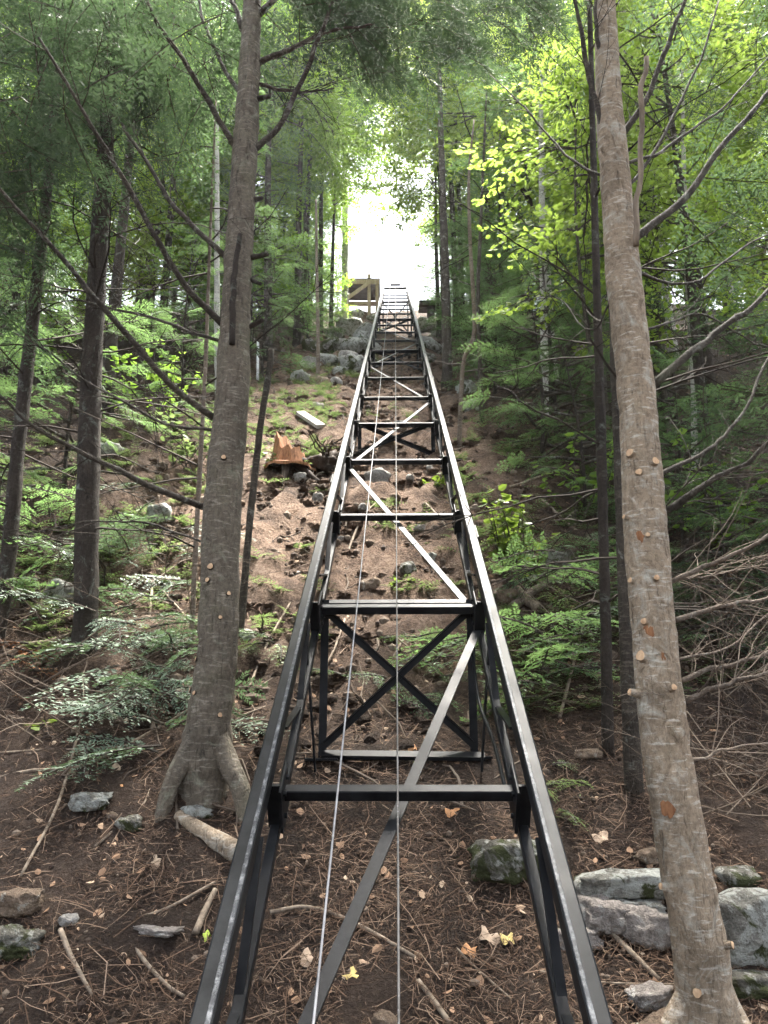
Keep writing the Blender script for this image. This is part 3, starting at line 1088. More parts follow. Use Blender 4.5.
def build_left_tree():
    rng = np.random.default_rng(101)
    base = hit(204, 790)
    d = base[1]
    rows = [(204, 822, 52), (204, 785, 50), (206, 755, 50), (209, 720, 46), (214, 680, 42), (218, 646, 39.5), (222, 513, 38), (232, 393, 33), (236, 300, 29), (242, 200, 26), (246, 135, 24), (251, 30, 19), (256, -120, 16), (262, -400, 11), (266, -700, 6), (268, -900, 2)]
    P, Rr = trunk_from_px(rows, d, 170)
    o = P[0].copy()
    T = thing('conifer_tree', 'big grey-barked conifer with flared roots standing left of the track', 'tree', o)
    m = MB(); m.tube(P - o, Rr, 40, wob=0.075, seed=4, freq=14)
    tk = m.build('trunk', M['bark_grey'], T, smooth=True)
    # roots spreading into the soil
    for pxs, w0, w1 in (([(198, 735), (184, 762), (171, 785), (160, 808)], 25, 13), ([(216, 735), (228, 764), (239, 786), (249, 806)], 25, 16), ([(203, 762), (196, 788), (188, 815)], 22, 9)):
        pts = []
        for k, (px, py) in enumerate(pxs):
            q = pY(px, py, d - 0.03 - 0.05 * k)
            if k == len(pxs) - 1:
                q[2] = gz(q[0], q[1]) - 0.06
            pts.append(q)
        S = spline(np.array(pts), 14)
        r = np.linspace(w0, w1, 14) * depth(base) / F_PX / 2
        mm = MB(); mm.tube(S - o, r, 16, wob=0.10, seed=9, freq=12); mm.build('root', M['bark_grey'], T, smooth=True)
    limbs = [
        ([(237, 150), (210, 108), (180, 55), (150, 8), (120, -60)], -0.5, 8, 5),
        ([(241, 95), (222, 62), (203, 20), (190, -30)], 0.3, 6, 4),
        ([(252, 152), (280, 125), (310, 65), (333, 8), (350, -60)], -0.4, 8, 5),
        ([(258, 63), (290, 48), (330, 31), (375, 24)], -0.2, 8, 4),
        ([(258, 84), (300, 92), (332, 90)], 0.3, 5, 3),
        ([(226, 328), (185, 285), (150, 225), (110, 155), (75, 98), (40, 40)], -0.9, 9, 5),
        ([(226, 257), (180, 215), (150, 165), (120, 120), (95, 60)], 0.4, 7, 4),
        ([(214, 418), (170, 382), (100, 300), (50, 245), (10, 198), (-30, 150)], -0.8, 9, 5),
        ([(206, 508), (142, 483), (86, 453), (34, 427), (0, 397), (-50, 360)], -0.7, 9, 4),
        ([(220, 341), (170, 325), (100, 305), (60, 295)], 0.4, 5, 3),
        ([(212, 430), (163, 421), (99, 389), (47, 350), (10, 330)], 0.5, 4, 2.5),
        ([(242, 30), (225, -20), (200, -90)], 0.2, 7, 4),
        ([(258, 15), (300, -25), (360, -70), (430, -90)], -0.6, 8, 4),
        ([(210, 545), (150, 525), (90, 520), (30, 535)], 0.5, 3.5, 2),
    ]
    for pxs, dd, w0, w1 in limbs:
        B, r = px_branch(pxs, d, d + dd, w0 * 0.82, w1 * 0.5)
        mm = MB(); mm.tube(B - o, r, 8, wob=0.12, seed=3, freq=20)
        bo = mm.build('branch', M['bark_limb'], T, smooth=True)
        tw = MB()
        for _ in range(9):
            i = rng.integers(3, len(B) - 1)
            ax = unit(B[i] - B[i - 1])
            dead_branch(tw, rng, B[i] - o, unit(ax * 0.9 + rng.normal(0, 0.45, 3)), rng.uniform(0.25, 0.8), 0.0034, 1, kids=6, sag=0.03)
        tw.build('twigs', M['dark_twig'], bo)
    # upright dead stick held against the trunk and short broken stubs
    B, r = px_branch([(232, 344), (233, 300), (236, 262), (240, 236)], d - 0.11, d - 0.17, 6.5, 5)
    mm = MB(); mm.tube(B - o, r, 8, wob=0.1, seed=5, freq=20); mm.build('dead_stick', M['bark_dark'], T, smooth=True)
    for pxs, w in (([(250, 258), (268, 254)], 6), ([(249, 279), (261, 284)], 5), ([(247, 328), (263, 320)], 6), ([(252, 200), (262, 198)], 6), ([(254, 100), (270, 96)], 6)):
        B, r = px_branch(pxs, d, d - 0.05, w, w * 0.7, 5)
        mm = MB(); mm.tube(B - o, r, 8); mm.build('broken_stub', M['bark_dark'], T, smooth=True)
    for px, py, w in ((215, 567, 6.5), (212, 580, 5), (231, 599, 4.5), (199, 658, 5), (193, 689, 5.5), (199, 693, 4.5), (223, 717, 5), (227, 468, 5), (224, 620, 4)):
        add_stub(T, o, P, Rr, d, px, py, w, 0.012, 'bark_dark')
    crown_on(T, o, rng, [(-60, 130, -40, 170, d - 0.6, d + 2.4, 120, 2.4), (60, 240, -80, 90, d - 0.4, d + 2.0, 80, 1.8), (-40, 60, 170, 310, d - 0.2, d + 2.0, 26, 2.6),
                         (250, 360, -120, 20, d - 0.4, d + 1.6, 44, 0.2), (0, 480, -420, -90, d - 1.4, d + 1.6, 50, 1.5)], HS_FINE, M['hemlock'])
    crown_on(T, o, rng, [(280, 540, -90, 25, d + 0.0, d + 2.2, 150, 0.0), (330, 480, 10, 75, d + 1.2, d + 3.4, 60, 0.0)], HS_HANG, M['hemlock'], 'hanging_boughs', 'hanging_twigs', (0.5, 0.8))


build_left_tree()


def build_right_tree():
    rng = np.random.default_rng(202)
    base = hit(706, 1030)
    d = base[1]
    rows = [(714, 1085, 82), (711, 1050, 76), (708, 1012, 64), (703, 975, 55), (697, 928, 51), (682, 847, 49), (662, 715, 46), (655, 650, 44), (645, 525, 42), (637, 400, 36), (626, 300, 35), (617, 200, 30), (609, 100, 26), (605, 0, 20), (598, -200, 15), (594, -500, 9), (592, -800, 3)]
    P, Rr = trunk_from_px(rows, d, 200)
    o = P[0].copy()
    T = thing('conifer_tree', 'pale trunk with fresh orange saw cuts leaning up right of the track', 'tree', o)
    m = MB(); m.tube(P - o, Rr, 44, wob=0.07, seed=14, freq=16)
    m.build('trunk', M['bark_pale'], T, smooth=True)
    for pxs, w0, w1 in (([(690, 1000), (672, 1030), (655, 1065)], 30, 16), ([(722, 1000), (742, 1030), (765, 1055)], 30, 16)):
        pts = [pY(px, py, d - 0.05 * k) for k, (px, py) in enumerate(pxs)]
        pts[-1][2] = gz(pts[-1][0], pts[-1][1]) - 0.02
        S = spline(np.array(pts), 12)
        mm = MB(); mm.tube(S - o, np.linspace(w0, w1, 12) * depth(base) / F_PX / 2, 14, wob=0.1, seed=9, freq=12); mm.build('root', M['bark_pale'], T, smooth=True)
    for px, py, w, ln in ((627, 462, 8.5, .012), (648, 468, 8.5, .014), (634, 483, 7, .012), (630, 582, 6, .02), (649, 588, 6, .02), (639, 622, 6.5, .014), (638, 659, 11, .014), (635, 694, 7, .045), (663, 691, 6.5, .03), (660, 883, 7, .03), (718, 940, 7, .03), (689, 985, 9, .02), (625, 520, 5, .02), (641, 540, 5, .01)):
        add_stub(T, o, P, Rr, d, px, py, w, ln)
    for px, py, w, h in ((661, 809, 12, 20), (642, 630, 9, 16), (635, 545, 7, 13), (640, 492, 6, 10), (655, 655, 8, 20)):   # raw patches where bark is torn
        p, nrm = on_trunk(P, Rr, px, py, d)
        sx = w * depth(p) / F_PX / 2; sy = h * depth(p) / F_PX / 2
        side = unit(np.cross(nrm, [0, 0, 1.0])); upv = np.cross(side, nrm)
        a = np.linspace(0, 2 * math.pi, 14, endpoint=False)
        rr = 1 + 0.25 * np.sin(a * 2 + px) + 0.15 * np.sin(a * 5 + py)
        v = [p + nrm * 0.007 - o] + [p + nrm * 0.001 + side * math.cos(x) * sx * q + upv * math.sin(x) * sy * q - o for x, q in zip(a, rr)]
        k = np.arange(14)
        f = MB(); f.add(v, None, np.stack([np.zeros(14, int), k + 1, (k + 1) % 14 + 1], -1))
        f.build('bark_wound', M['stump_wood'], T, smooth=True)
    limbs = [
        ([(655, 518), (700, 490), (735, 468), (768, 443), (830, 400)], -0.3, 11, 7, 0),
        ([(654, 478), (704, 451), (734, 423), (768, 358), (790, 300)], 0.4, 7, 4, 0),
        ([(652, 386), (696, 350), (735, 318), (768, 292), (830, 240)], 0.2, 12, 8, 0),
        ([(668, 583), (720, 560), (768, 536), (830, 505)], -0.2, 8, 5, 1),
        ([(672, 621), (720, 605), (768, 598), (840, 590)], 0.3, 8, 4, 1),
        ([(678, 683), (725, 665), (768, 651), (850, 630)], 0.1, 8, 5, 1),
        ([(681, 703), (730, 685), (768, 672), (850, 655)], -0.2, 8, 5, 1),
        ([(676, 660), (720, 648), (775, 610), (820, 570)], 0.5, 4, 2, 1),
        ([(690, 760), (730, 750), (790, 742)], 0.4, 5, 3, 1),
        ([(668, 580), (715, 578), (775, 560)], 0.6, 3, 2, 1),
        ([(630, 243), (689, 190), (734, 135), (768, 90), (810, 40)], 0.3, 11, 7, 0),
        ([(622, 135), (644, 100), (668, 40), (684, 0), (705, -60)], 0.0, 9, 6, 0),
        ([(604, 142), (589, 75), (574, 0), (560, -80)], -0.15, 9, 6, 0),
        ([(604, 70), (597, 30), (594, -20)], -0.1, 8, 6, 0),
        ([(624, 165), (680, 140), (730, 100), (775, 55)], 0.6, 5, 3, 0),
        ([(632, 270), (690, 285), (740, 250), (780, 230)], 0.7, 5, 3, 0),
        ([(645, 330), (700, 318), (750, 340), (790, 350)], 0.5, 4, 2, 0),
        ([(600, 175), (560, 150), (520, 105), (490, 75)], 0.5, 4, 2, 0),
        ([(612, 300), (590, 330), (560, 300), (535, 270)], 0.6, 3, 2, 0),
        ([(614, 195), (650, 160), (700, 60), (720, 0)], 0.4, 6, 4, 0),
    ]
    for pxs, dd, w0, w1, dead in limbs:
        B, r = px_branch(pxs, d, d + dd, w0 * 0.74, w1 * 0.42)
        mm = MB(); mm.tube(B - o, r, 8, wob=0.12, seed=3, freq=20)
        bo = mm.build('branch', M['dead_limb' if dead else 'bark_limb'], T, smooth=True)
        tw = MB()
        for _ in range(14 if dead else 9):
            i = rng.integers(2, len(B) - 1)
            ax = unit(B[i] - B[i - 1])
            dead_branch(tw, rng, B[i] - o, unit(ax * 0.8 + rng.normal(0, 0.5, 3)), rng.uniform(0.2, 0.65), 0.0024, 1, kids=6, sag=0.04)
        tw.build('twigs', M['dead_twig' if dead else 'dark_twig'], bo)
    B, r = px_branch([(636, 246), (638, 180), (641, 110), (643, 56)], d - 0.10, d - 0.20, 6, 5)
    mm = MB(); mm.tube(B - o, r, 9, wob=0.12, seed=5, freq=20); mm.build('dead_stick', M['stick'], T, smooth=True)
    crown_on(T, o, rng, [(650, 860, -60, 260, d + 0.6, d + 3.0, 26, 0.8), (700, 860, 260, 420, d + 0.8, d + 2.6, 14, 0.6), (520, 840, -420, -90, d - 1.2, d + 1.5, 50, 0.5)], HS_FINE, M['hemlock'])


build_right_tree()

# ------------------------------------------------------------------ other trunks that can be picked out
def px_trunk_tree(name, label, rows, mat, seed, limbs=None, dead=16, crown=None, group=None, n=60, dirx=None, baseline=None, top=True, cat='tree'):
    rng = np.random.default_rng(seed)
    base = hit(rows[0][0], rows[0][1])
    d = base[1]
    P, Rr = trunk_from_px(rows, d, n)
    P[0][2] = min(P[0][2], base[2] - 0.12)
    o = P[0].copy()
    T = thing(name, label, cat, o, group)
    m = MB(); m.tube(P - o, Rr, 14, wob=0.10, seed=seed, freq=9); m.build('trunk', M[mat], T, smooth=True)
    if dead:
        mb = MB()
        for _ in range(dead):
            i = int(rng.integers(int(n * 0.15), n - 2))
            az = rng.uniform(0, 2 * math.pi)
            dead_branch(mb, rng, P[i] - o, [math.cos(az), math.sin(az), rng.uniform(-0.1, 0.5)], rng.uniform(0.5, 1.4), 0.009, 2, kids=6)
        mb.build('dead_limbs', M['dark_twig'], T)
    if crown:
        crown_on(T, o, rng, [c[:4] + (d + c[4], d + c[5]) + c[6:] for c in crown], HS_FINE, M['hemlock'])
    return T, d, o


px_trunk_tree('conifer_tree', 'dark straight conifer trunk second from the photo\'s left edge', [(84, 655, 27), (86, 600, 24), (88, 480, 22), (94, 330, 19), (102, 200, 17), (108, 110, 15), (116, -60, 12), (124, -300, 8), (130, -500, 3)], 'bark_dark', 301, dead=34,
              crown=[(-20, 180, -250, 120, -0.8, 1.6, 40, 2.0)])
px_trunk_tree('conifer_tree', 'thin dark trunk hugging the left edge of the photo', [(-4, 640, 17), (8, 560, 15), (20, 430, 13), (34, 310, 12), (48, 180, 10), (60, 20, 8), (76, -250, 4)], 'bark_dark', 302, dead=30,
              crown=[(-60, 110, -200, 260, -0.5, 1.6, 30, 2.4)])
px_trunk_tree('conifer_tree', 'slender dark trunk just left of the sawn pale trunk', [(608, 752, 12), (606, 640, 11), (603, 520, 10), (600, 400, 10), (597, 300, 8), (594, 180, 7), (590, 20, 5), (586, -150, 2)], 'bark_dark', 303, dead=20)
px_trunk_tree('conifer_tree', 'grey trunk half hidden behind the sawn pale trunk', [(634, 790, 20), (630, 700, 18), (625, 560, 16), (620, 430, 15), (615, 310, 13), (606, 150, 11), (598, -50, 8), (592, -250, 3)], 'bark_limb', 304, dead=18)
px_trunk_tree('bare_sapling', 'thin bare sapling stem left of the flared-root conifer', [(191, 655, 5), (195, 560, 5), (202, 430, 4.5), (206, 350, 4), (210, 240, 3), (216, 100, 1.5)], 'dead_limb', 305, dead=10, cat='sapling')
px_trunk_tree('conifer_tree', 'straight brown trunk right of the track near its top', [(447, 388, 12), (447, 360, 10), (446, 310, 9), (445, 260, 8), (443, 205, 7), (440, 100, 5), (438, 0, 3)], 'bark_limb', 306, dead=8)
px_trunk_tree('bare_sapling', 'crooked pale sapling bending beside the right rail', [(459, 446, 5), (461, 400, 4.5), (464, 360, 4.2), (474, 335, 4.2), (473, 290, 4), (470, 240, 3.8), (469, 175, 3), (474, 120, 1.5)], 'dead_limb', 307, dead=6, cat='sapling')
px_trunk_tree('bare_sapling', 'slim grey sapling right of the crooked pale one', [(482, 420, 5), (480, 370, 4.5), (478, 300, 4), (480, 240, 3.5), (484, 150, 2.5), (488, 60, 1.2)], 'bark_limb', 308, dead=6, cat='sapling')
px_trunk_tree('birch_tree', 'white birch trunk showing among green leaves right of the track', [(545, 420, 8), (544, 330, 7.5), (543, 270, 7), (542, 210, 6), (541, 120, 4.5), (541, 0, 2)], 'bark_birch', 309, dead=4)
px_trunk_tree('birch_tree', 'white birch trunk behind the limbs at the right edge', [(696, 470, 9), (695, 390, 8.5), (692, 330, 8), (688, 270, 7), (684, 180, 5), (682, 60, 2.5)], 'bark_birch', 310, dead=4)
px_trunk_tree('birch_tree', 'pale thin trunk in the gap behind the flared-root conifer', [(218, 400, 6), (217, 330, 6), (217, 270, 5.5), (217, 200, 5), (217, 90, 3)], 'bark_birch', 311, dead=0)
px_trunk_tree('birch_tree', 'white trunk standing against the sky left of the bright gap', [(344, 330, 7), (345, 290, 6.5), (345, 200, 6), (344, 120, 5), (343, 0, 3)], 'bark_birch', 312, dead=0)
px_trunk_tree('bare_sapling', 'thin straight stem in front of the rocks below the platform', [(318, 378, 4), (318, 330, 3.6), (317, 280, 3.2), (316, 200, 2)], 'dead_limb', 313, dead=0, cat='sapling')

# dead pole
base = hit(240, 640)
P, Rr = trunk_from_px([(238, 645, 9), (243, 600, 8), (250, 520, 7), (260, 430, 7), (269, 372, 6), (271, 350, 6)], base[1], 40)
m = MB(); m.tube(P, Rr, 10, wob=0.16, seed=6, freq=14)
tag(m.build('dead_pole', M['bark_limb'], origin=P[0], smooth=True), 'thin leaning dead pole with a snapped top beside the conifer', 'dead tree')

# ------------------------------------------------------------------ the stand behind
def stand():
    rng = np.random.default_rng(77)
    placed = []

    def ok(x, d, r):
        return all((x - a) ** 2 + (d - b) ** 2 > r * r for a, b in placed)

    def put(x, d, proto, name, label, cat, group, s, tries=0):
        placed.append((x, d))
        place_tree(proto, name, label, cat, gpt(x, d), group, rng.uniform(0, 6.28), s, (rng.normal(0, 0.02), rng.normal(0, 0.02)))

    ORD = ['first', 'second', 'third', 'fourth', 'fifth', 'sixth', 'seventh', 'eighth', 'ninth', 'tenth', 'eleventh', 'twelfth', 'thirteenth', 'fourteenth', 'fifteenth', 'sixteenth', 'seventeenth', 'eighteenth', 'nineteenth', 'twentieth',
           'twenty-first', 'twenty-second', 'twenty-third', 'twenty-fourth', 'twenty-fifth', 'twenty-sixth', 'twenty-seventh', 'twenty-eighth', 'twenty-ninth', 'thirtieth', 'thirty-first', 'thirty-second', 'thirty-third', 'thirty-fourth', 'thirty-fifth', 'thirty-sixth', 'thirty-seventh', 'thirty-eighth', 'thirty-ninth', 'fortieth']

    def row(spots, protos, name, phrase, cat, group):
        for i, (x, d, k, s) in enumerate(sorted(spots, key=lambda q: q[1])):
            put(x, d, protos[k], name, phrase % ORD[i], cat, group, s)

    L = [(-3.4, 9.0, 1, .85), (-4.6, 7.2, 3, .8), (-2.6, 13.5, 2, .8), (-3.4, 17.0, 0, .9), (-5.8, 11, 3, .95), (-6.8, 8.0, 1, .9), (-3.5, 20.6, 2, .85), (-4.6, 14.5, 1, .9),
         (-3.6, 24.5, 0, .8), (-3.7, 28.5, 2, .75), (-7.5, 13.5, 0, 1), (-6.2, 18, 1, 1), (-5.2, 21.5, 3, 1), (-8.5, 17, 3, 1), (-9.5, 11.5, 0, 1), (-6, 26, 0, 1), (-9, 22, 1, 1), (-12, 16, 0, 1), (-12, 23, 2, 1.2), (-8, 30, 2, 1.2), (-4.8, 31, 2, .9), (-13, 30, 2, 1.3), (-16, 20, 1, 1.1), (-18, 27, 2, 1.3), (-10.5, 19.5, 2, 1.1), (-14.5, 25.5, 2, 1.2), (-7.4, 24.5, 2, 1.0)]
    R = [(2.5, 11.0, 2, .7), (3.6, 9.3, 1, .8), (2.4, 14.0, 2, .8), (3.3, 17.0, 0, .85), (5.2, 8.0, 3, .85), (4.8, 12.5, 0, .8), (3.5, 19.4, 2, .85), (3.0, 24, 0, .8), (3.7, 28, 2, .8), (6.8, 11, 1, .9), (5.6, 16, 1, 1), (7.4, 15, 0, 1), (4.9, 20.5, 3, 1), (8.8, 12, 3, 1), (7.5, 20, 0, 1), (5, 26, 0, 1), (9.5, 24, 1, 1), (11.5, 17, 0, 1), (4.4, 31, 2, .9), (13, 24, 2, 1.2), (9, 31, 2, 1.2), (16, 20, 1, 1.1), (13, 30, 2, 1.2), (9.4, 17.6, 2, 1.1), (11.4, 21.5, 2, 1.1), (14.5, 26.5, 2, 1.2), (7.4, 25.4, 2, 1.0), (10.2, 14.2, 2, 1.0)]
    row(L, HEM, 'hemlock_tree', 'green hemlock left of the track, %s up the slope on that side', 'tree', 'hemlocks left of the track')
    row(R, HEM, 'hemlock_tree', 'green hemlock right of the track, %s up the slope on that side', 'tree', 'hemlocks right of the track')
    row([(3.2, 7.4, 0, .62), (4.6, 10.2, 0, .85), (2.9, 12.3, 2, .8), (5.6, 13.8, 2, .95), (6.6, 9.2, 0, .9), (4.0, 15.2, 0, .9), (8.2, 16.5, 2, 1), (3.6, 21.8, 1, .9), (7, 23, 1, 1), (10, 20, 0, 1), (2.3, 15.8, 3, 1.0), (2.3, 20.8, 3, 1.0), (1.9, 18.6, 3, .95), (2.6, 24.2, 3, .8), (1.75, 22.4, 3, .82), (1.7, 20.0, 3, .88), (2.25, 7.6, 5, 1.0), (2.9, 9.6, 5, 1.15), (3.3, 8.5, 5, 1.1)],
        BRD, 'broadleaf_tree', 'yellow-green broadleaf tree right of the track, %s up the slope', 'tree', 'broadleaf trees right of the track')
    row([(-3.4, 15.4, 1, .8), (-5.6, 13.4, 0, .8), (-4.0, 19, 1, .9), (-7, 20, 0, 1), (-2.6, 25, 1, .7), (-10, 15, 1, 1), (-2.2, 18.4, 4, 1.0), (-2.3, 14.3, 4, .95), (-2.4, 21.6, 4, .9), (-2.0, 16.4, 4, .95), (-1.75, 23.4, 4, .82), (-1.8, 19.8, 4, .88), (-5.2, 15.6, 0, .85), (-4.8, 18.2, 0, .85), (-8.2, 14.6, 0, .9), (-7.6, 18.6, 1, 1.0), (-10.5, 20.5, 0, 1.0), (-6.4, 11.8, 1, .7)],
        BRD, 'broadleaf_tree', 'bright leafy tree left of the track, %s up the slope', 'tree', 'broadleaf trees left of the track')
    row([(-3.2, 36, 0, .9), (3.3, 35.5, 0, .9), (-5.5, 40, 2, 1.2), (5.5, 40, 2, 1.2), (-9, 38, 2, 1.2), (9.5, 38, 2, 1.2), (-13, 42, 2, 1.4), (14, 42, 2, 1.4), (-2.6, 42, 1, .8), (2.9, 44, 1, .8)],
        HEM, 'hemlock_tree', 'pale hemlock on the top shelf, %s back from its edge', 'tree', 'trees on the top shelf')
    row([(1.9, 7.2, 0, .8), (2.5, 6.3, 0, .75), (2.1, 9.0, 1, .62), (2.9, 8.2, 1, .7), (1.7, 11.2, 1, .6), (3.2, 5.6, 0, .9), (2.0, 13.0, 1, .7), (1.9, 17, 1, .7), (3.9, 6.6, 1, .8), (2.3, 22, 1, .7), (3.5, 12, 1, 1), (4.2, 17.5, 1, 1.1), (3.2, 22, 1, 1.2), (5.6, 22.5, 1, 1.2), (2.9, 26, 1, .8), (4, 28, 1, 1.2), (6.5, 28, 1, 1.3), (8, 26, 1, 1.3), (5.6, 30.5, 1, 1.2), (10.5, 29, 1, 1.3), (6.2, 18.5, 1, 1.2), (8.6, 28.6, 1, 1.5), (12.2, 27.6, 1, 1.5), (14.4, 28.6, 1, 1.5), (16.6, 28.2, 1, 1.5), (1.75, 8.3, 0, .95), (2.35, 10.3, 1, .7), (1.85, 12.1, 1, .65), (2.2, 15.2, 1, .9), (2.3, 5.3, 0, .55)],
        SAP, 'hemlock_sapling', 'small feathery hemlock sapling right of the track, %s up the slope', 'sapling', 'hemlock saplings right of the track')
    row([(-3.0, 7.0, 0, .8), (-2.4, 8.4, 0, .7), (-3.7, 6.2, 0, .9), (-2.1, 12.5, 1, .7), (-2.9, 10.6, 1, .7), (-4.6, 8.6, 1, .8), (-1.9, 17.5, 1, .8), (-2.3, 19.5, 1, .9), (-2.7, 23.5, 1, .8), (-3.3, 21, 1, 1.1), (-4.4, 17.5, 1, 1.1), (-2.9, 26.5, 1, 1), (-4.6, 26.5, 1, 1.2), (-6.5, 23, 1, 1.2), (-5.8, 29, 1, 1.2), (-8, 26.5, 1, 1.3), (-10.5, 27, 1, 1.3), (-3.6, 30.5, 1, 1), (-7.2, 27.8, 1, 1.5), (-9.4, 28.4, 1, 1.5), (-11.8, 28.6, 1, 1.6), (-14.2, 28.2, 1, 1.6), (-16.6, 28.4, 1, 1.6), (-12.6, 25.8, 1, 1.4), (-5.0, 28.2, 1, 1.3)],
        SAP, 'hemlock_sapling', 'small feathery hemlock sapling left of the track, %s up the slope', 'sapling', 'hemlock saplings left of the track')


stand()

# ------------------------------------------------------------------ rocks
def ico(sub):
    import bmesh
    bm = bmesh.new()
    bmesh.ops.create_icosphere(bm, subdivisions=sub, radius=1.0)
    v = np.array([x.co[:] for x in bm.verts]); f = np.array([[y.index for y in x.verts] for x in bm.faces])
    bm.free()
    return v, f


ICO3, ICO4 = ico(3), ico(4)


def rock(name, label, px, py, w_px, h_ratio, depth_ratio, mat, seed, rot=0.0, blocky=0.6, sink=0.35, hi=True, group=None, cat='rock', tilt=0.0, parent=None):
    p = hit(px, py)
    w = w_px * depth(p) / F_PX / 2
    v, f = ICO4 if hi else ICO3
    u = v.copy()
    if blocky:
        k = np.max(np.abs(u), axis=1, keepdims=True)
        u = u * (1 - blocky) + (u / k) * blocky * 0.85
    n = fbm(v * 1.6 + seed * 3.1, 4, seed)[:, None]
    n2 = fbm(v * 5.5 + seed, 3, seed + 5)[:, None]
    u = u * (1 + 0.26 * n + 0.10 * n2)
    q_ = 0.16
    u = u * 0.75 + 0.25 * np.round(u / q_ + 0.6 * n) * q_          # broken, stepped faces
    S = np.array([w, w * depth_ratio, w * h_ratio])
    u = u * S
    c, s = math.cos(tilt), math.sin(tilt)
    u = np.stack([u[:, 0] * c - u[:, 2] * s, u[:, 1], u[:, 0] * s + u[:, 2] * c], -1)
    m = MB(); m.add(u, None, f)
    o = m.build(name, M[mat], smooth=True)
    o.location = (p[0], p[1], p[2] + S[2] * (1 - 2 * sink))
    o.rotation_euler = (0, 0, rot)
    tag(o, label, cat, group)
    return o


rock('boulder', 'dark mossy boulder beside the lower right rail', 507, 872, 74, 0.50, 0.75, 'rock_moss', 1, 0.25, 0.45, 0.27)
rock('stone_slab', 'mossy lichen-spotted slab on top of the ledge left of the sawn trunk', 626, 892, 122, 0.22, 0.45, 'rock_lichen', 2, -0.03, 0.62, 0.3, tilt=0.02)
rock('stone_slab', 'cracked pinkish slab under the mossy one in the ledge', 610, 932, 58, 0.58, 0.6, 'rock_pink', 3, 0.1, 0.6, 0.2, tilt=-0.12)
rock('stone_slab', 'pinkish block beside the crack, right against the sawn trunk', 652, 938, 62, 0.56, 0.6, 'rock_pink', 4, -0.2, 0.6, 0.3, tilt=-0.1)
rock('stone_slab', 'small pale stone wedged behind the right rail at the ledge foot', 578, 945, 48, 0.45, 0.5, 'rock_pink', 5, 0.2, 0.7, 0.3)
rock('stone_slab', 'thin grey slab edge tucked under the lichen-spotted ledge top', 640, 912, 46, 0.30, 0.5, 'rock_lichen', 31, -0.1, 0.85, 0.3)
rock('stone_slab', 'flat broken slab at the left end of the ledge behind the right rail', 588, 905, 40, 0.42, 0.6, 'rock_pink', 32, 0.15, 0.8, 0.35, tilt=0.08)
rock('boulder', 'large lichen-covered boulder at the right edge behind the trunk', 757, 952, 104, 0.66, 0.5, 'rock_lichen', 6, 0.1, 0.75, 0.2)
rock('boulder', 'low green mossy stone at the right edge under the big boulder', 760, 992, 64, 0.35, 0.6, 'rock_moss', 7, 0.0, 0.6, 0.3)
rock('stone', 'pinkish rounded stone lying left of the sawn trunk base', 653, 1004, 52, 0.40, 0.55, 'rock_pink', 8, 0.25, 0.75, 0.28, tilt=0.15)
rock('stone', 'tan flat stone at the bottom edge by the sawn trunk', 655, 1036, 50, 0.4, 0.6, 'rock_tan', 9, 0.5, 0.7, 0.3, tilt=0.3)
rock('stone', 'flat reddish stone right of the track behind the dark trunk', 587, 757, 32, 0.32, 0.7, 'rock_tan', 10, 0.1, 0.7, 0.3, False)
rock('stone', 'brown stone on the ledge above the lichen slab', 648, 862, 26, 0.6, 0.8, 'rock_tan', 11, 0.4, 0.6, 0.3, False)
rock('stone', 'dark flat stone behind the ledge at the right edge', 736, 880, 44, 0.42, 0.8, 'rock_moss', 12, 0.4, 0.5, 0.4, False)
rock('stone', 'tan rock half buried at the left edge of the photo', 18, 908, 52, 0.5, 0.7, 'rock_tan', 13, 0.1, 0.7, 0.3)
rock('stone', 'dark green mossy hump in the lower left corner', 8, 950, 60, 0.5, 0.8, 'rock_moss', 14, 0.1, 0.2, 0.35)
rock('stone', 'flat pale pink stone lying on the litter, lower left', 160, 935, 54, 0.16, 0.6, 'rock_pink', 15, -0.4, 0.8, 0.3)
rock('stone', 'grey-green stone left of the conifer roots', 92, 806, 40, 0.5, 0.8, 'rock_lichen', 16, 0.3, 0.5, 0.35)
rock('stone', 'brown mossy stone at the foot of the flared-root conifer', 130, 828, 28, 0.6, 0.8, 'rock_moss', 17, 0.3, 0.5, 0.35, False)
rock('stone', 'lichen-grey stone below the conifer roots', 196, 815, 32, 0.4, 0.8, 'rock_lichen', 18, 0.3, 0.5, 0.35, False)
rock('stone', 'small whitish stone in the lower left needle litter', 68, 925, 20, 0.6, 0.8, 'rock_white', 19, 0.3, 0.4, 0.3, False)
rock('stone', 'tan stone at the bottom edge between the two cables', 386, 1030, 30, 0.6, 0.8, 'rock_tan', 20, 0.3, 0.6, 0.3, False)
rock('stone', 'tan pebble left of the silver cable above the first beam', 112, 818, 14, 0.6, 0.8, 'rock_tan', 21, 0, 0.5, 0.3, False)
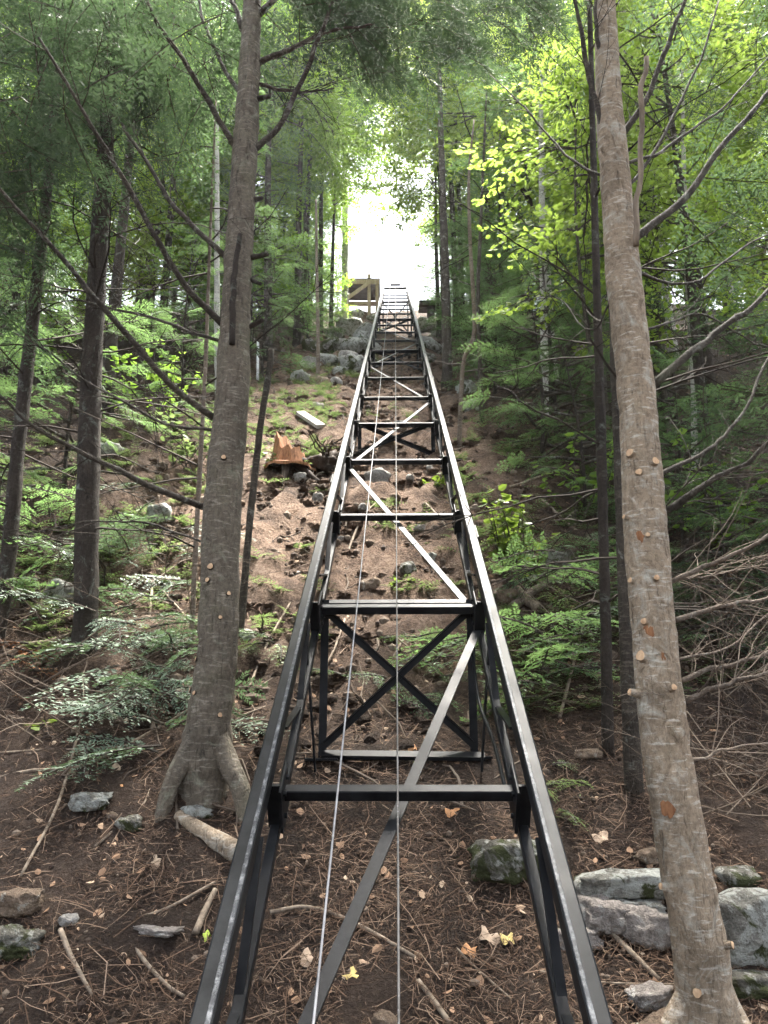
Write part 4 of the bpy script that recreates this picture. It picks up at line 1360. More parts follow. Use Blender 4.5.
RL = [(275, 556, 18, 'rock_tan', 'pale stone on bare soil left of the left rail, above the dead pole foot'), (371, 590, 24, 'rock_tan', 'tan stone lying under the track behind the second beam'), (408, 573, 22, 'rock_moss', 'mossy stone under the track with a green sprig'), (428, 561, 18, 'rock_lichen', 'greenish stone under the right half of the track'),
      (377, 482, 26, 'rock_white', 'flat whitish stone under the track below the fourth beam'), (396, 500, 16, 'rock_tan', 'tan stone under the track by the plan brace'), (300, 381, 20, 'rock_lichen', 'grey stone in the heap at the top of the bare soil, left'), (322, 386, 16, 'rock_tan', 'tan stone in the heap below the platform rocks'),
      (336, 384, 14, 'rock_white', 'white stone right of the tan one in the upper heap'), (352, 372, 30, 'rock_lichen', 'lichen boulder at the foot of the rocks under the platform'), (357, 352, 34, 'rock_lichen', 'humped lichen boulder in the middle of the platform rocks'), (349, 335, 34, 'rock_lichen', 'upper lichen boulder below the wooden platform'),
      (366, 338, 24, 'rock_lichen', 'narrow boulder between the platform rocks and the left rail'), (330, 352, 30, 'rock_moss', 'mossy boulder left of the platform rocks'), (426, 330, 24, 'rock_lichen', 'square boulder right of the track under the dark ramp'), (432, 352, 26, 'rock_lichen', 'grey boulder right of the upper right rail'),
      (466, 395, 26, 'rock_lichen', 'pale boulder right of the brown trunk near the track'), (474, 412, 22, 'rock_moss', 'mossy boulder below the pale one, right of the track'), (400, 428, 16, 'rock_white', 'white stone under the track beside the middle cable'), (388, 450, 18, 'rock_tan', 'tan stone under the track at the second bent'),
      (455, 470, 18, 'rock_tan', 'small stone outside the right rail below the sapling'), (505, 600, 22, 'rock_tan', 'tan stone right of the track under the leafy shrub'), (247, 640, 18, 'rock_lichen', 'grey stone right of the dead pole foot'), (300, 690, 16, 'rock_tan', 'small stone left of the first bent leg'),
      (560, 570, 40, 'rock_moss', 'dark boulder under brush right of the track'), (110, 455, 30, 'rock_lichen', 'grey stone on the slope left of the dark trunks'), (160, 520, 30, 'rock_lichen', 'grey stone on the slope between the left trunks'), (60, 600, 34, 'rock_lichen', 'shadowed grey boulder by the left edge trunk')]
PILE = [(341, 322, 22), (357, 318, 18), (372, 322, 14), (335, 338, 20), (361, 345, 22), (344, 350, 24), (373, 352, 16), (328, 364, 22), (349, 362, 20), (366, 366, 24), (340, 374, 18), (312, 350, 22), (310, 368, 20), (425, 345, 18), (437, 338, 18), (428, 362, 20)]
for i_, (px_, py_, w_) in enumerate(sorted(PILE, key=lambda q: -q[1])):
    side_ = 'left' if px_ < 400 else 'right'
    RL.append((px_, py_, w_, ['rock_lichen', 'rock_white', 'rock_moss'][i_ % 3], '%s rock in the heap %s of the upper track, %s' % (['grey lichen-spotted', 'whitish', 'mossy'][i_ % 3], side_, ['lowest of all', 'second lowest', 'third lowest', 'fourth lowest', 'fifth lowest', 'sixth lowest', 'seventh lowest', 'in the middle row', 'just above the middle', 'tenth from the bottom', 'sixth from the top', 'fifth from the top', 'fourth from the top', 'third from the top', 'second from the top', 'topmost'][i_])))
SLOPE = [(286, 515), (268, 590), (318, 500), (297, 575), (340, 540), (351, 640), (292, 640), (420, 530), (445, 580), (362, 510), (330, 600), (413, 640), (370, 545), (308, 545), (440, 620), (262, 520), (430, 470), (372, 430), (355, 405), (318, 410), (338, 470), (410, 480), (300, 480), (465, 520), (475, 560), (488, 640)]
for i_, (px_, py_) in enumerate(sorted(SLOPE)):
    mt_ = ['rock_tan', 'rock_pink', 'rock_white'][i_ % 3]
    RL.append((px_, py_, 7 + (i_ * 5) % 9, mt_, '%s stone bedded in the bare slope, %s from the left' % ({'rock_tan': 'small tan', 'rock_pink': 'small pinkish', 'rock_white': 'small whitish'}[mt_], ['first', 'second', 'third', 'fourth', 'fifth', 'sixth', 'seventh', 'eighth', 'ninth'][i_ // 3])))
for i, (px, py, w, mt, lb) in enumerate(RL):
    rock('boulder' if w >= 24 else 'stone', lb, px, py, w, 0.55 + 0.25 * ((i * 7) % 5) / 4, 0.8, mt, 40 + i, i * 0.9, 0.5, 0.3, False)

# ------------------------------------------------------------------ stump, timber, posts, platforms
def build_stump():
    b = hit(289, 470)
    T = thing('tree_stump', 'splintered orange tree stump on the bare slope left of the track', 'stump', b)
    rng = np.random.default_rng(8)
    a = np.linspace(0, 2 * math.pi, 28, endpoint=False)
    m = MB()
    rings = []
    rjit = rng.normal(0, 1, 28)
    for k, h in enumerate(np.linspace(-0.1, 1, 8)):
        r = 0.20 * (1 - 0.30 * max(h, 0)) * (1 + 0.10 * np.sin(a * 5) + 0.06 * np.sin(a * 9 + 1)) + (0.08 if k < 2 else 0)
        top = (0.22 + 0.20 * np.clip(np.cos(a - 2.6), 0, 1) + 0.02 * np.sin(a * 7) + 0.022 * rjit)
        rings.append(np.stack([r * np.cos(a), r * np.sin(a), np.maximum(h * top, -0.1)], -1))
    V = np.vstack(rings + [np.array([[0, 0, 0.10]])])
    n = 28
    i, j = np.meshgrid(np.arange(7), np.arange(n), indexing='ij'); j2 = (j + 1) % n
    q = np.stack([i * n + j, i * n + j2, (i + 1) * n + j2, (i + 1) * n + j], -1).reshape(-1, 4)
    k = np.arange(n)
    m.add(V, q, np.stack([7 * n + k, 7 * n + (k + 1) % n, np.full(n, 8 * n)], -1))
    m.build('stump_body', M['stump_wood'], T)
    for az, ln in ((0.1, 0.5), (-0.6, 0.45), (3.4, 0.4), (-1.6, 0.35), (2.6, 0.4)):
        pts = [np.array([math.cos(az) * r, math.sin(az) * r, gz(b[0] + math.cos(az) * r, b[1] + math.sin(az) * r) - b[2] + hh]) for r, hh in ((0.12, 0.10), (0.25, 0.05), (ln, -0.02))]
        mm = MB(); mm.tube(spline(np.array(pts), 8), np.linspace(0.06, 0.02, 8), 8, wob=0.2, seed=2, freq=9); mm.build('root', M['root_dark'], T, smooth=True)


build_stump()
# upturned root mass right of the stump
b = hit(328, 470)
T = thing('root_mass', 'dark tangle of torn roots right of the orange stump', 'roots', b)
rng = np.random.default_rng(91)
v, f = ICO3
mm = MB(); mm.add(v * np.array([0.15, 0.12, 0.10]) * (1 + 0.6 * fbm(v * 3.2, 4, 3)[:, None]) + np.array([0, 0, 0.08]), None, f); mm.build('soil_clump', M['root_dark'], T, smooth=True)
for k in range(14):
    az = rng.uniform(0, 6.28)
    mm = MB(); dead_branch(mm, rng, [0, 0, 0.1], [math.cos(az), math.sin(az), rng.uniform(0, 0.9)], rng.uniform(0.25, 0.5), 0.014, 1, kids=3, nseg=5, wander=0.3)
    mm.build('root', M['root_dark'], T)


def plank_px(name, label, a, b, w_px, th, mat, lift=0.05, cat='board', up=(0, -0.5, 0.85)):
    A, B = hit(*a, lift), hit(*b, lift)
    w = w_px * depth(A) / F_PX
    m = MB(); m.bar(A, B, w, th, up=up, bev=0.004)
    tag(m.build(name, M[mat], origin=(A + B) / 2), label, cat)


plank_px('board', 'short grey board lying on the slope above the orange stump', (300, 420), (321, 434), 9, 0.05, 'grey_board', 0.10)
plank_px('board', 'weathered board end on the soil under the right rail', (437, 462), (462, 466), 6, 0.04, 'root_dark', 0.05)


def log_px(name, label, pxs, w0, w1, mat, lift=0.4, cat='log', seg=12, wob=0.1, n=24, group=None, cut=True):
    pts = [hit(px, py) for px, py in pxs]
    r0 = w0 * depth(pts[0]) / F_PX / 2; r1 = w1 * depth(pts[-1]) / F_PX / 2
    P = spline(np.array(pts), n)
    r = np.linspace(r0, r1, n)
    P[:, 2] = np.maximum(P[:, 2], ground(P[:, 0], P[:, 1])) + r * lift
    m = MB(); m.tube(P, r, seg, wob=wob, seed=int(pxs[0][0]), freq=10)
    o = m.build(name, M[mat], origin=P[0], smooth=True)
    tag(o, label, cat, group)


log_px('log', 'thick barkless log end lying left of the left rail below the roots', [(178, 820), (205, 838), (240, 862)], 12, 22, 'bark_pale', 0.5)
log_px('log', 'short pale log on the slope right of the leafy shrub', [(517, 594), (527, 604), (538, 613)], 10, 10, 'stick', 0.8)
log_px('log', 'grey dead log behind the pale log under brush', [(512, 612), (545, 588), (600, 560)], 10, 7, 'dead_limb', 0.8)
ST = [([(122, 928), (140, 960), (166, 990), (184, 1000)], 5, 3, 'tan stick slanting through the litter in the lower left'),
      ([(270, 915), (310, 912), (360, 930), (415, 962)], 4.5, 4, 'curved pale stick crossing under both cables'),
      ([(418, 985), (432, 1004), (450, 1026)], 5, 5, 'short pale stick at the bottom edge right of the middle cable'),
      ([(60, 935), (72, 965), (92, 1000)], 6, 4, 'bent tan stick near the bottom left corner'),
      ([(195, 940), (205, 915), (215, 893)], 8, 6, 'short thick stick left of the left rail'),
      ([(122, 925), (165, 912), (215, 885)], 4, 3, 'thin stick running to the left rail in the lower left'),
      ([(20, 880), (60, 800), (85, 705)], 3.5, 3, 'long thin branch leaning through the left brush'),
      ([(0, 755), (60, 752), (120, 748)], 2.5, 2, 'straight thin twig lying on the left litter'),
      ([(0, 780), (80, 768), (150, 735), (210, 700)], 4, 3, 'long brown branch lying across the left brush'),
      ([(95, 850), (140, 810), (150, 790)], 3, 2, 'thin bent twig below the conifer roots'),
      ([(580, 905), (610, 935), (660, 985)], 7, 5, 'brown branch lying over the ledge beside the right rail'),
      ([(540, 975), (600, 985), (690, 988)], 3, 2, 'thin straight twig across the bottom right litter'),
      ([(740, 1000), (700, 995), (660, 1012)], 4, 3, 'reddish twig right at the base of the sawn trunk'),
      ([(440, 930), (470, 965), (520, 1010)], 2.5, 2, 'fine dark twig on the soil inside the right rail'),
      ([(384, 940), (400, 958), (414, 962)], 3, 2, 'short twig end beside the middle cable'),
      ([(480, 500), (520, 485), (560, 470)], 3, 2, 'pale fallen stem outside the right rail'),
      ([(540, 500), (580, 535), (640, 560)], 3.5, 2.5, 'arched pale branch in the brush right of the shrub'),
      ([(560, 720), (575, 660), (590, 600)], 4, 2.5, 'upright pale dead stem in the right brush'),
      ([(0, 660), (60, 640), (120, 615)], 5, 3, 'long grey branch behind the left dark trunk'),
      ([(152, 735), (153, 690), (148, 640), (152, 590)], 4, 3, 'crooked whitish stem standing in the left boughs'),
      ([(158, 588), (180, 612), (192, 625)], 3, 2, 'forked whitish twig left of the conifer trunk'),
      ([(300, 700), (330, 660), (345, 620)], 3, 2, 'thin twig on the soil left inside the first bent'),
      ([(245, 700), (270, 640), (300, 590)], 3, 2, 'thin arched twig right of the dead pole'),
      ([(345, 560), (362, 520), (380, 500)], 3, 2, 'small twig under the track below the third beam'),
      ([(420, 500), (440, 520), (455, 545)], 3, 2, 'thin pale twig under the right half of the track')]
for pxs, w0, w1, lb in ST:
    log_px('stick', lb, pxs, w0, w1, 'stick', 0.9, 'stick', 6, 0.15, 16, group='sticks on the forest floor')

# white marker pipe and stake on the left slope
b = hit(258, 382)
m = MB(); m.tube([b - np.array([0, 0, 0.1]), pY(258, 341, b[1])], 0.022, 10)
tag(m.build('marker_pipe', M['pipe'], origin=b, smooth=True), 'white plastic pipe standing upright behind the dead pole', 'pipe')
b = hit(249, 392)
m = MB(); m.tube(spline(np.array([b, pY(250, 375, b[1]), pY(248, 352, b[1]), pY(249, 345, b[1])]), 10), 0.014, 8)
tag(m.build('marker_stake', M['stick'], origin=b, smooth=True), 'thin pale stake just left of the white pipe', 'stake')


def build_platform():
    d = 27.4
    at = lambda px, py, dd=0.0: pY(px, py, d + dd)
    T = thing('wooden_platform', 'braced timber platform at the head of the track, left of the rails', 'platform', gpt(at(361, 320)[0], d))
    o = np.array(T.location)
    x0, x1, x2 = at(346, 300)[0], at(369, 300)[0], at(377, 300)[0]
    zt, zb = at(361, 281)[2], at(361, 332)[2] - 0.6

    def post(x, y, w=0.11, z1=zt):
        m = MB(); m.bar(np.array([x, y, min(zb, gz(x, y) - 0.1)]) - o, np.array([x, y, z1]) - o, w, w, up=[0, 1, 0]); m.build('post', M['lumber'], T)
    for x in (x0, x1, x2):
        post(x, d, 0.12, zt + (0.28 if x == x1 else 0.0)); post(x, d + 1.5)
    for y in (d - 0.07, d + 1.57):
        m = MB(); m.bar(np.array([x0 - 0.08, y, zt - 0.08]) - o, np.array([x2 + 0.08, y, zt - 0.08]) - o, 0.045, 0.2, up=[0, 0, 1]); m.build('rim_beam', M['lumber'], T)
    zm = at(361, 302)[2]
    m = MB(); m.bar(np.array([x0, d + 0.09, zm]) - o, np.array([x1, d + 0.09, zm]) - o, 0.04, 0.14, up=[0, 0, 1]); m.build('rail_board', M['lumber'], T)
    m = MB(); m.bar(np.array([x0 - 0.05, d - 0.12, at(346, 302)[2]]) - o, np.array([x1 + 0.02, d - 0.12, at(369, 284)[2]]) - o, 0.045, 0.14, up=[0, 0, 1]); m.build('diagonal_brace', M['lumber'], T)
    for k in range(9):
        y = d - 0.02 + k * 0.18
        m = MB(); m.bar(np.array([x0 - 0.12, y, zt + 0.045]) - o, np.array([x2 + 0.12, y, zt + 0.045]) - o, 0.165, 0.036, up=[0, 0, 1]); m.build('deck_plank', M['brown_metal'], T)
    for k in range(4):
        x = x0 + 0.1 + k * 0.38
        m = MB(); m.bar(np.array([x, d + 1.5, zt + 0.06]) - o, np.array([x, d + 1.5, zt + 0.75]) - o, 0.05, 0.05, up=[0, 1, 0]); m.build('baluster', M['lumber'], T)
    for k in range(7):
        x = x0 + 0.08 + k * 0.19
        m = MB(); m.bar(np.array([x, d + 1.3, zm - 0.35 + 0.12 * (k % 3)]) - o, np.array([x, d + 1.3, zb]) - o, 0.13, 0.03, up=[0, 1, 0]); m.build('skirt_board', M['brown_metal'], T)


build_platform()


def build_ramp():
    d = 25.0
    A, B = pY(419, 303, d), pY(449, 303, d)
    T = thing('loading_ramp', 'dark timber ramp edge right of the track near its head', 'ramp', (A + B) / 2)
    o = np.array(T.location)
    for k in range(3):
        y = np.array([0, 0.25 * k, 0])
        m = MB(); m.bar(A - o + y, B - o + y, 0.22, 0.10, up=[0, 0, 1]); m.build('deck_plank', M['brown_metal'], T)
    for t in (0.4, 0.8):
        p = A + (B - A) * t + np.array([0, 0.25, -0.05])
        m = MB(); m.bar(p - o, np.array([p[0], p[1], gz(p[0], p[1]) - 0.1]) - o, 0.26, 0.26, up=[0, 1, 0]); m.build('post', M['brown_metal'], T)


build_ramp()

# ------------------------------------------------------------------ low plants and boughs
def bough(name, label, px, py, n, spread_px, sprays, mat, seed, sc=(0.6, 0.95), lift=(0.03, 0.30), group=None, cat='bough', heading=None):
    rng = np.random.default_rng(seed)
    c = hit(px, py)
    T = thing(name, label, cat, c, group)
    mb, tw = MB(), MB()
    sx = spread_px * depth(c) / F_PX
    for _ in range(n):
        x, y = c[0] + rng.normal(0, sx * 0.45), c[1] + rng.normal(0, sx * 0.4)
        p = np.array([x, y, gz(x, y) + rng.uniform(*lift)])
        az = rng.uniform(0, 6.28) if heading is None else rng.normal(heading, 0.7)
        Q, ax = sprays[rng.integers(len(sprays))]
        fr = frame(p - c, [math.cos(az), math.sin(az), rng.uniform(-0.2, 0.45)], roll=rng.normal(0, 0.4))
        s = rng.uniform(*sc)
        q = xform(Q.reshape(-1, 3), fr, s).reshape(-1, 4, 3)
        g = q.mean(axis=1)
        q = q[(g[:, 2] + c[2]) > ground(g[:, 0] + c[0], g[:, 1] + c[1]) + 0.005]
        if len(q):
            mb.quads(q)
        tw.tube(xform(ax, fr, s), np.linspace(0.008, 0.003, len(ax)), 4, cap=False)
    mb.build('needles', M[mat], T)
    tw.build('stems', M['bark_limb'], T)


bough('hemlock_bough', 'silvery green cut boughs heaped left of the flared-root conifer', 150, 725, 26, 75, HS_FINE, 'bough', 1, (0.4, 0.75))
bough('hemlock_bough', 'silvery boughs piled higher behind the first heap, by the dark trunk', 130, 660, 22, 70, HS_FINE, 'bough', 2, (0.4, 0.75), (0.05, 0.4))
bough('hemlock_bough', 'grey-green brush on the left slope between the trunks', 140, 575, 20, 70, HS_FINE, 'bough', 3, (0.4, 0.8), (0.05, 0.45))
bough('hemlock_bough', 'dark green boughs heaped outside the right rail', 555, 690, 26, 70, HS_FINE, 'hemlock_far', 4, (0.4, 0.8), (0.03, 0.35))
bough('hemlock_bough', 'green boughs on the slope right of the leafy shrub', 590, 610, 24, 70, HS_FINE, 'hemlock_far', 5, (0.4, 0.8), (0.05, 0.5))
bough('hemlock_bough', 'low green sprays lying under the first bent', 400, 690, 10, 70, HS_FINE, 'hemlock_far', 6, (0.25, 0.45), (0.0, 0.06))
bough('hemlock_bough', 'green sprig carpet behind the first bent, right half', 450, 655, 9, 45, HS_FINE, 'hemlock_far', 7, (0.25, 0.5), (0.0, 0.10))
bough('hemlock_bough', 'small green spray beside the mossy boulder', 580, 800, 8, 34, HS_FINE, 'fern', 8, (0.25, 0.4), (0.0, 0.1))
bough('hemlock_bough', 'fallen sprays left of the left rail near the first bent', 270, 640, 8, 32, HS_FINE, 'fern', 9, (0.25, 0.45), (0.0, 0.08))
bough('hemlock_bough', 'rusty dead bough at the left edge of the photo', 25, 690, 8, 34, HS_FINE, 'rust_needles', 10, (0.25, 0.45), (0.05, 0.3))
bough('hemlock_bough', 'dark boughs in the shade behind the sawn trunk', 720, 640, 22, 80, HS_FINE, 'hemlock', 11, (0.5, 0.9), (0.05, 0.6))
bough('hemlock_bough', 'shaded green brush at the left edge between thin trunks', 40, 590, 22, 80, HS_FINE, 'hemlock_far', 12, (0.5, 0.9), (0.05, 0.6))
bough('hemlock_bough', 'green brush at the right edge under the bare limbs', 700, 520, 24, 80, HS_FINE, 'hemlock_far', 13, (0.5, 0.9), (0.1, 0.8))


def leafy_plant(name, label, px, py, h, n_stem, leaf, n_leaf, mat, seed, spread=0.25, cat='shrub', single=False, group=None):
    rng = np.random.default_rng(seed)
    c = hit(px, py)
    T = thing(name, label, cat, c, group)
    mb, st = MB(), MB()
    for s in range(n_stem):
        az = rng.uniform(0, 6.28)
        pts = branch_pts(rng, [rng.normal(0, spread * 0.3), rng.normal(0, spread * 0.3), -0.03], [math.cos(az) * spread / h, math.sin(az) * spread / h, 1.0], h * rng.uniform(0.6, 1.1), 7, 0.12)
        st.tube(pts, np.linspace(0.007, 0.002, 7), 4, cap=False)
        for k in range(n_leaf):
            t = rng.uniform(0.25, 1) * 6
            i = min(5, int(t))
            p = pts[i] + (pts[i + 1] - pts[i]) * (t - i)
            a2 = rng.uniform(0, 6.28)
            e = unit(np.array([math.cos(a2), math.sin(a2), rng.uniform(-0.6, 0.35)]))
            nn = unit(np.cross(e, np.array([0, 0, 1.0]) + rng.normal(0, 0.4, 3)))
            l = leaf * rng.uniform(0.6, 1.25)
            Q = hex_leaf((p + e * 0.015)[None], e[None], nn[None], np.array([l]), np.array([l * 0.62]))
            if single:
                lm = MB(); add_leaves(lm, Q); lm.build('leaf', M[mat], T)
            else:
                add_leaves(mb, Q)
    if not single:
        mb.build('leaves', M[mat], T)
    st.build('stems', M['bark_limb'], T)


leafy_plant('leafy_shrub', 'bright green leafy shrub just outside the right rail', 515, 585, 0.85, 9, 0.085, 26, 'shrub', 1, 0.28)
leafy_plant('leafy_shrub', 'small leafy sprig under the right half of the upper track', 434, 490, 0.28, 5, 0.07, 10, 'shrub', 2, 0.12)
leafy_plant('leafy_shrub', 'low green sprig growing by the stone under the track', 396, 588, 0.16, 4, 0.05, 7, 'shrub', 3, 0.10)
leafy_plant('seedling', 'lone seedling with broad green leaves at the lower left', 38, 728, 0.17, 2, 0.085, 4, 'shrub', 4, 0.10, 'seedling', True)
leafy_plant('leafy_shrub', 'pale green shrub among the ferns left of the orange stump', 262, 470, 0.35, 6, 0.06, 14, 'fern', 5, 0.2)
leafy_plant('leafy_shrub', 'sunlit leafy shrub behind the conifer trunk on the left slope', 150, 420, 1.1, 10, 0.09, 26, 'broadleaf', 6, 0.5)
leafy_plant('leafy_shrub', 'leafy shrub between the dark trunk and the conifer', 190, 470, 0.8, 8, 0.08, 22, 'fern', 7, 0.4)
leafy_plant('leafy_shrub', 'green shrub in the shade right of the sawn trunk', 725, 560, 1.1, 9, 0.09, 26, 'broadleaf', 8, 0.5)
leafy_plant('leafy_shrub', 'leafy shrub behind the slender dark trunk', 575, 520, 0.9, 8, 0.08, 24, 'broadleaf', 9, 0.4)


def ground_cover():
    """uncountable small plants of the upper slopes, left of the stump and right of the rail"""
    rng = np.random.default_rng(55)
    mb = MB()
    for (x0, x1, y0, y1, n) in ((205, 330, 370, 470, 150), (100, 215, 400, 640, 75), (455, 620, 420, 560, 110), (0, 110, 440, 660, 80), (480, 620, 560, 720, 120), (330, 470, 400, 600, 16), (255, 330, 470, 640, 14), (640, 768, 460, 700, 120), (300, 345, 380, 420, 40), (290, 380, 320, 380, 90)):
        for _ in range(n):
            c = hit(rng.uniform(x0, x1), rng.uniform(y0, y1))
            k = rng.integers(4, 9)
            for j in range(k):
                az = rng.uniform(0, 6.28); h = rng.uniform(0.08, 0.26)
                e = unit(np.array([math.cos(az), math.sin(az), rng.uniform(0.3, 1.3)]))
                side = unit(np.cross(e, [0, 0, 1.0]))
                u = np.linspace(0.2, 1, 6)
                B = c + e * (h * u)[:, None] - np.array([0, 0, 1.0]) * (0.35 * h * u * u)[:, None]
                for sg in (-1, 1):
                    dd = unit(e * 0.5 + side * sg + np.array([0, 0, -0.2]))
                    dd = np.repeat(dd[None], 6, 0)
                    nn = np.repeat(unit(np.cross(dd[0], [0, 0, 1.0]))[None], 6, 0)
                    ll = 0.055 * (1.15 - 0.7 * u) * rng.uniform(0.8, 1.3, 6)
                    mb.quads(leaf_quads(B, dd, nn, ll, ll * 0.35))
    o = mb.build('ground_cover', M['fern'], kind='stuff')
    o['label'] = 'low ferns and seedlings carpeting the slope'


ground_cover()


def litter():
    rng = np.random.default_rng(66)
    # needles and fine twigs
    N = 250000
    d = 2.5 + 15 * rng.random(N) ** 1.75
    x = rng.uniform(-1, 1, N) * (0.75 * d + 0.4)
    keep = (vnoise(np.stack([x * 1.1, d * 1.1, x * 0], -1), 5) + vnoise(np.stack([x * 3.7, d * 3.7, x * 0], -1), 6) * 0.7 + 0.012 * 0 + np.where(np.abs(x) < 0.55, -0.25, 0.15)) > -0.55 + rng.normal(0, 0.35, N)
    x, d = x[keep], d[keep]
    N = len(x)
    z = ground(x, d)
    e = 0.04
    gx = (ground(x + e, d) - z) / e; gy = (ground(x, d + e) - z) / e
    nrm = unit(np.stack([-gx, -gy, np.ones(N)], -1))
    az = rng.uniform(0, 2 * math.pi, N)
    t = np.stack([np.cos(az), np.sin(az), np.zeros(N)], -1)
    t = unit(t - nrm * np.sum(t * nrm, -1, keepdims=True) + nrm * rng.normal(0, 0.12, (N, 1)))
    s = np.cross(nrm, t)
    L = np.where(rng.random(N) < 0.95, rng.uniform(0.015, 0.06, N), rng.uniform(0.08, 0.30, N))[:, None]
    wd = (0.0008 + 0.0007 * rng.random(N) + 0.0035 * (L[:, 0] > 0.075) * rng.uniform(0.05, 0.4, N) ** 1.3)[:, None] * (0.7 + 0.10 * d[:, None])
    p = np.stack([x, d, z], -1) + nrm * rng.uniform(0.003, 0.022, (N, 1))
    mid = p + s * L * rng.normal(0, 0.07, (N, 1)) + nrm * 0.004
    a, b = p - t * L / 2, p + t * L / 2
    V = np.stack([a - s * wd, mid - s * wd, b - s * wd * 0.5, b + s * wd * 0.5, mid + s * wd, a + s * wd], 1).reshape(-1, 3)
    k = np.arange(N)[:, None] * 6
    q = np.concatenate([k + np.array([[0, 1, 4, 5]]), k + np.array([[1, 2, 3, 4]])], 1).reshape(-1, 4)
    mb = MB(); mb.add(V, q)
    o = mb.build('needle_litter', M['litter'], kind='stuff'); o['label'] = 'brown needles and fine twigs strewn over the soil'
    # small dry leaves and chips
    N = 4200
    d = 2.5 + 14 * rng.random(N) ** 1.7
    x = rng.uniform(-1, 1, N) * (0.75 * d + 0.4)
    z = ground(x, d)
    az = rng.uniform(0, 2 * math.pi, N)
    e_ = unit(np.stack([np.cos(az), np.sin(az), 0.7 * np.sin(az) + rng.normal(0, 0.25, N)], -1))
    up = unit(np.array([0, -0.6, 0.8]) + rng.normal(0, 0.3, (N, 3)))
    nn = unit(np.cross(e_, up))
    l = rng.uniform(0.012, 0.05, N) * (1 + 0.02 * d)
    mb = MB()
    Q = hex_leaf(np.stack([x, d, z + 0.012], -1) - e_ * (l / 2)[:, None], e_, nn, l, l * rng.uniform(0.4, 0.8, N))
    add_leaves(mb, Q)
    o = mb.build('leaf_litter', M['dry_leaf'], kind='stuff'); o['label'] = 'dry tan leaves and bark chips scattered on the soil'
    # pebbles and clods
    v, f = ico(1)
    mb = MB()
    for _ in range(5200):
        dd = 2.5 + 15 * rng.random() ** 1.2
        xx = rng.uniform(-1, 1) * (0.5 * dd + 0.3)
        r = abs(rng.normal(0, 0.006)) + 0.003 + (abs(rng.normal(0, 0.016)) if dd > 5 else 0) + 0.0006 * dd
        mb.add(v * r * rng.uniform(0.6, 1.4, 3) + np.array([xx, dd, gz(xx, dd) + r * 0.2]), None, f)
    o = mb.build('soil_clods', M['clod'], kind='stuff'); o['label'] = 'small stones and clods on the bare soil'


litter()


def slope_debris():
    rng = np.random.default_rng(70)
    mb = MB()
    for _ in range(520):                      # broken roots and sticks
        dd = rng.uniform(4.2, 15); xx = rng.normal(-0.5, 1.3)
        az = rng.uniform(0, 6.28); L = rng.uniform(0.08, 0.45)
        pts = []
        for t in (-0.5, -0.15, 0.2, 0.5):
            a, b = xx + math.cos(az) * L * t + rng.normal(0, 0.015), dd + math.sin(az) * L * t + rng.normal(0, 0.015)
            pts.append([a, b, gz(a, b) + rng.uniform(0.0, 0.035)])
        mb.tube(pts, np.array([1, 0.9, 0.8, 0.5]) * rng.uniform(0.003, 0.010), 5)
    mb.build('broken_sticks', M['dead_twig'], kind='stuff')['label'] = 'broken roots and sticks strewn on the bare slope'
    v, f = ico(2)
    mb = MB()
    for _ in range(900):                      # lumps of turned soil
        dd = rng.uniform(4.6, 15); xx = rng.normal(-0.5, 1.1)
        r = rng.uniform(0.02, 0.07)
        u = v * (1 + 0.45 * vnoise(v * 2.3 + rng.uniform(0, 50), 4)[:, None])
        mb.add(u * r * np.array([1, 1, 0.6]) + np.array([xx, dd, gz(xx, dd) + r * 0.1]), None, f)
    mb.build('turned_soil', M['soil'], kind='stuff')['label'] = 'lumps of turned soil on the bare slope'


slope_debris()


def fallen_leaf(label, px, py, w_px, mat, seed, group=None):
    rng = np.random.default_rng(seed)
    c = hit(px, py, 0.015)
    w = w_px * depth(c) / F_PX
    n = 16
    a = np.linspace(0, 2 * math.pi, n, endpoint=False)
    r = (0.38 + 0.12 * np.abs(np.sin(a * 2.5)) + 0.05 * rng.normal(0, 1, n)) * w
    V = np.vstack([[0, 0, 0.008], np.stack([r * np.cos(a), 0.75 * r * np.sin(a), 0.012 * np.sin(a * 3 + seed) + 0.75 * r * np.sin(a) * 0.7], -1)])
    k = np.arange(n)
    m = MB(); m.add(V, None, np.stack([np.zeros(n, int), k + 1, (k + 1) % n + 1], -1))
    o = m.build('fallen_leaf', mat, smooth=True)
    o.location = c; o.rotation_euler = (0, 0, rng.uniform(-0.4, 0.4))
    tag(o, label, 'leaf', group)


def flat_mat(name, c):
    m, nt, b = new_mat(name)
    n = noise(nt, coords(nt), 60, 4, 0.6)
    nt.links.new(ramp(nt, n, [(0.3, tuple(x * 0.6 for x in c)), (0.7, c)]), b.inputs['Base Color'])
    b.inputs['Roughness'].default_value = 0.8
    return m


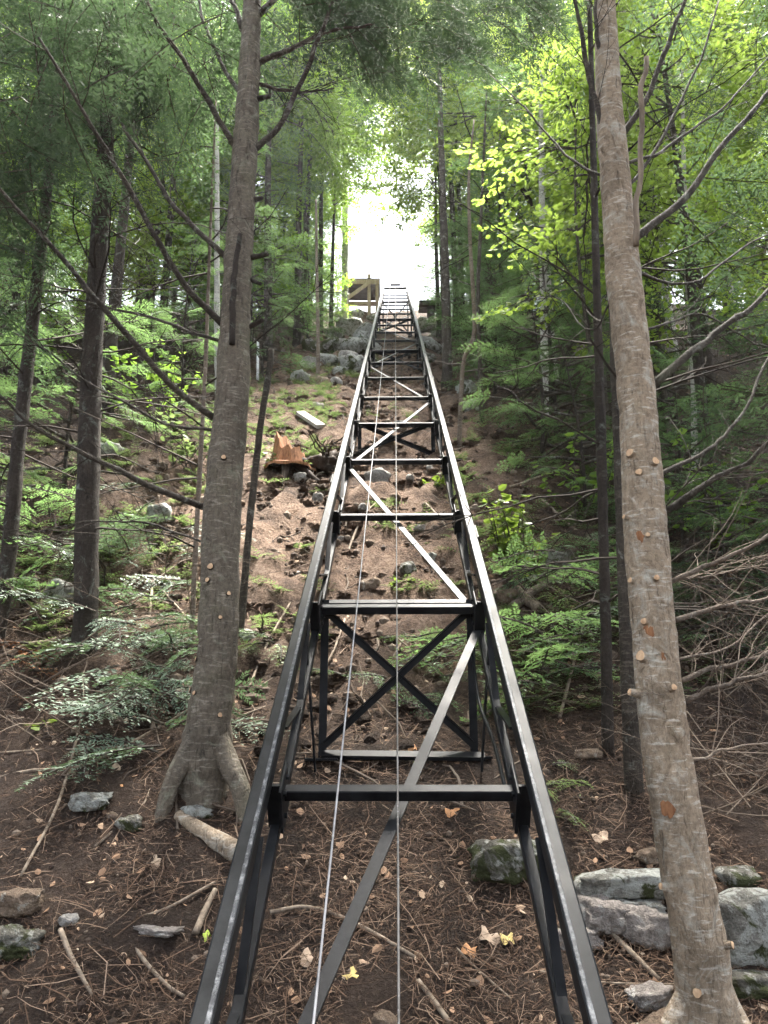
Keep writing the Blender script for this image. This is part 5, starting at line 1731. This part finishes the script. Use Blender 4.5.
LY, LO, LT, LG = flat_mat('leaf_yellow', (0.60, 0.46, 0.16)), flat_mat('leaf_orange', (0.45, 0.22, 0.09)), flat_mat('leaf_tan', (0.40, 0.29, 0.20)), flat_mat('leaf_green', (0.38, 0.50, 0.06))
for i, (lb, px, py, w, mt) in enumerate([('yellow fallen leaf on the soil right of the middle cable', 508, 945, 16, LY), ('orange-brown leaf left of the yellow one on the soil', 469, 957, 17, LO), ('tan crumpled leaf touching the yellow leaf', 490, 942, 22, LT),
        ('yellow-orange leaf on the soil near the lower plan brace', 352, 983, 18, LY), ('small bright green leaf left of the left rail', 206, 942, 9, LG), ('pale torn leaf on the ledge above the lichen slab', 602, 843, 18, LT),
        ('tan leaf on the soil just above the first cross beam, right', 453, 817, 16, LO), ('tan leaf below the conifer roots in the left litter', 120, 772, 16, LT), ('orange-tan leaf left of the conifer roots', 118, 790, 15, LO),
        ('tan leaf at the bottom edge left of the silver cable', 306, 963, 18, LT), ('brown leaf upright on the soil under the first bent', 412, 752, 12, LO), ('tan leaf on the soil right of the first bent', 446, 762, 11, LT)]):
    fallen_leaf(lb, px, py, w, mt, i)

# tangle of dead brush behind and right of the sawn trunk, and in the left shade
def brush():
    rng = np.random.default_rng(9)
    for lab, (x0, x1, y0, y1, n) in (('grey tangle of dead twigs behind the sawn trunk', (690, 800, 690, 860, 46)), ('dead twig tangle in the shade at the left edge', (-20, 110, 640, 760, 34)), ('dead twig tangle below the brush right of the shrub', (520, 640, 560, 690, 30)), ('dead twig tangle on the left slope behind the boughs', (110, 200, 560, 660, 20))):
        mb = MB()
        for _ in range(n):
            c = hit(rng.uniform(x0, x1), rng.uniform(y0, y1), rng.uniform(0, 0.25))
            az = rng.uniform(0, 6.28)
            dead_branch(mb, rng, c, [math.cos(az), math.sin(az) * 0.6, rng.uniform(0.0, 0.9)], rng.uniform(0.5, 1.3), 0.0036, 2, kids=6, sag=0.05)
        o = mb.build('brush_tangle', M['dead_twig'], kind='stuff'); o['label'] = lab


brush()


# ------------------------------------------------------------------ unseen trees added to shade the near rails and ground
HEM_SHADE = finish_proto(hemlock_tree_mesh(15, 12.0, 0.11, 0.42, 2.2, 34, HS_FINE, 0))
HEM_SHADE['crown'][0].materials.clear(); HEM_SHADE['crown'][0].materials.append(M['hemlock'])
for lab, x, d_, k, sc_ in (('unseen hemlock added left of the camera, boughs shading the near rails', -2.4, 1.5, 1, .85), ('unseen hemlock added right of the camera, boughs shading the near rails', 2.6, 1.3, 1, .9), ('unseen hemlock added behind the camera for shade', 0.4, -1.0, 1, .9)):
    place_tree(HEM_SHADE, 'hemlock_tree', lab, 'tree', gpt(x, d_), 'hemlocks added out of view for shade', x, sc_)

# ------------------------------------------------------------------ damp air
def build_haze():
    m = bpy.data.materials.new('haze')
    m.use_nodes = True
    nt = m.node_tree
    nt.nodes.remove(nt.nodes['Principled BSDF'])
    pv = nt.nodes.new('ShaderNodeVolumePrincipled')
    pv.inputs['Color'].default_value = (0.95, 0.97, 1.0, 1)
    pv.inputs['Density'].default_value = 0.0006
    pv.inputs['Anisotropy'].default_value = 0.7
    nt.links.new(pv.outputs[0], nt.nodes['Material Output'].inputs['Volume'])
    lo, hi = np.array([-126.0, -90.0, -6.0]), np.array([126.0, 200.0, 60.0])
    v = [[(lo, hi)[i][0], (lo, hi)[j][1], (lo, hi)[k][2]] for i in (0, 1) for j in (0, 1) for k in (0, 1)]
    mb = MB(); mb.add(v, [[0, 1, 3, 2], [4, 6, 7, 5], [0, 4, 5, 1], [2, 3, 7, 6], [0, 2, 6, 4], [1, 5, 7, 3]])
    o = mb.build('haze', m, kind='stuff')
    o['label'] = 'thin pale haze in the forest air'


build_haze()
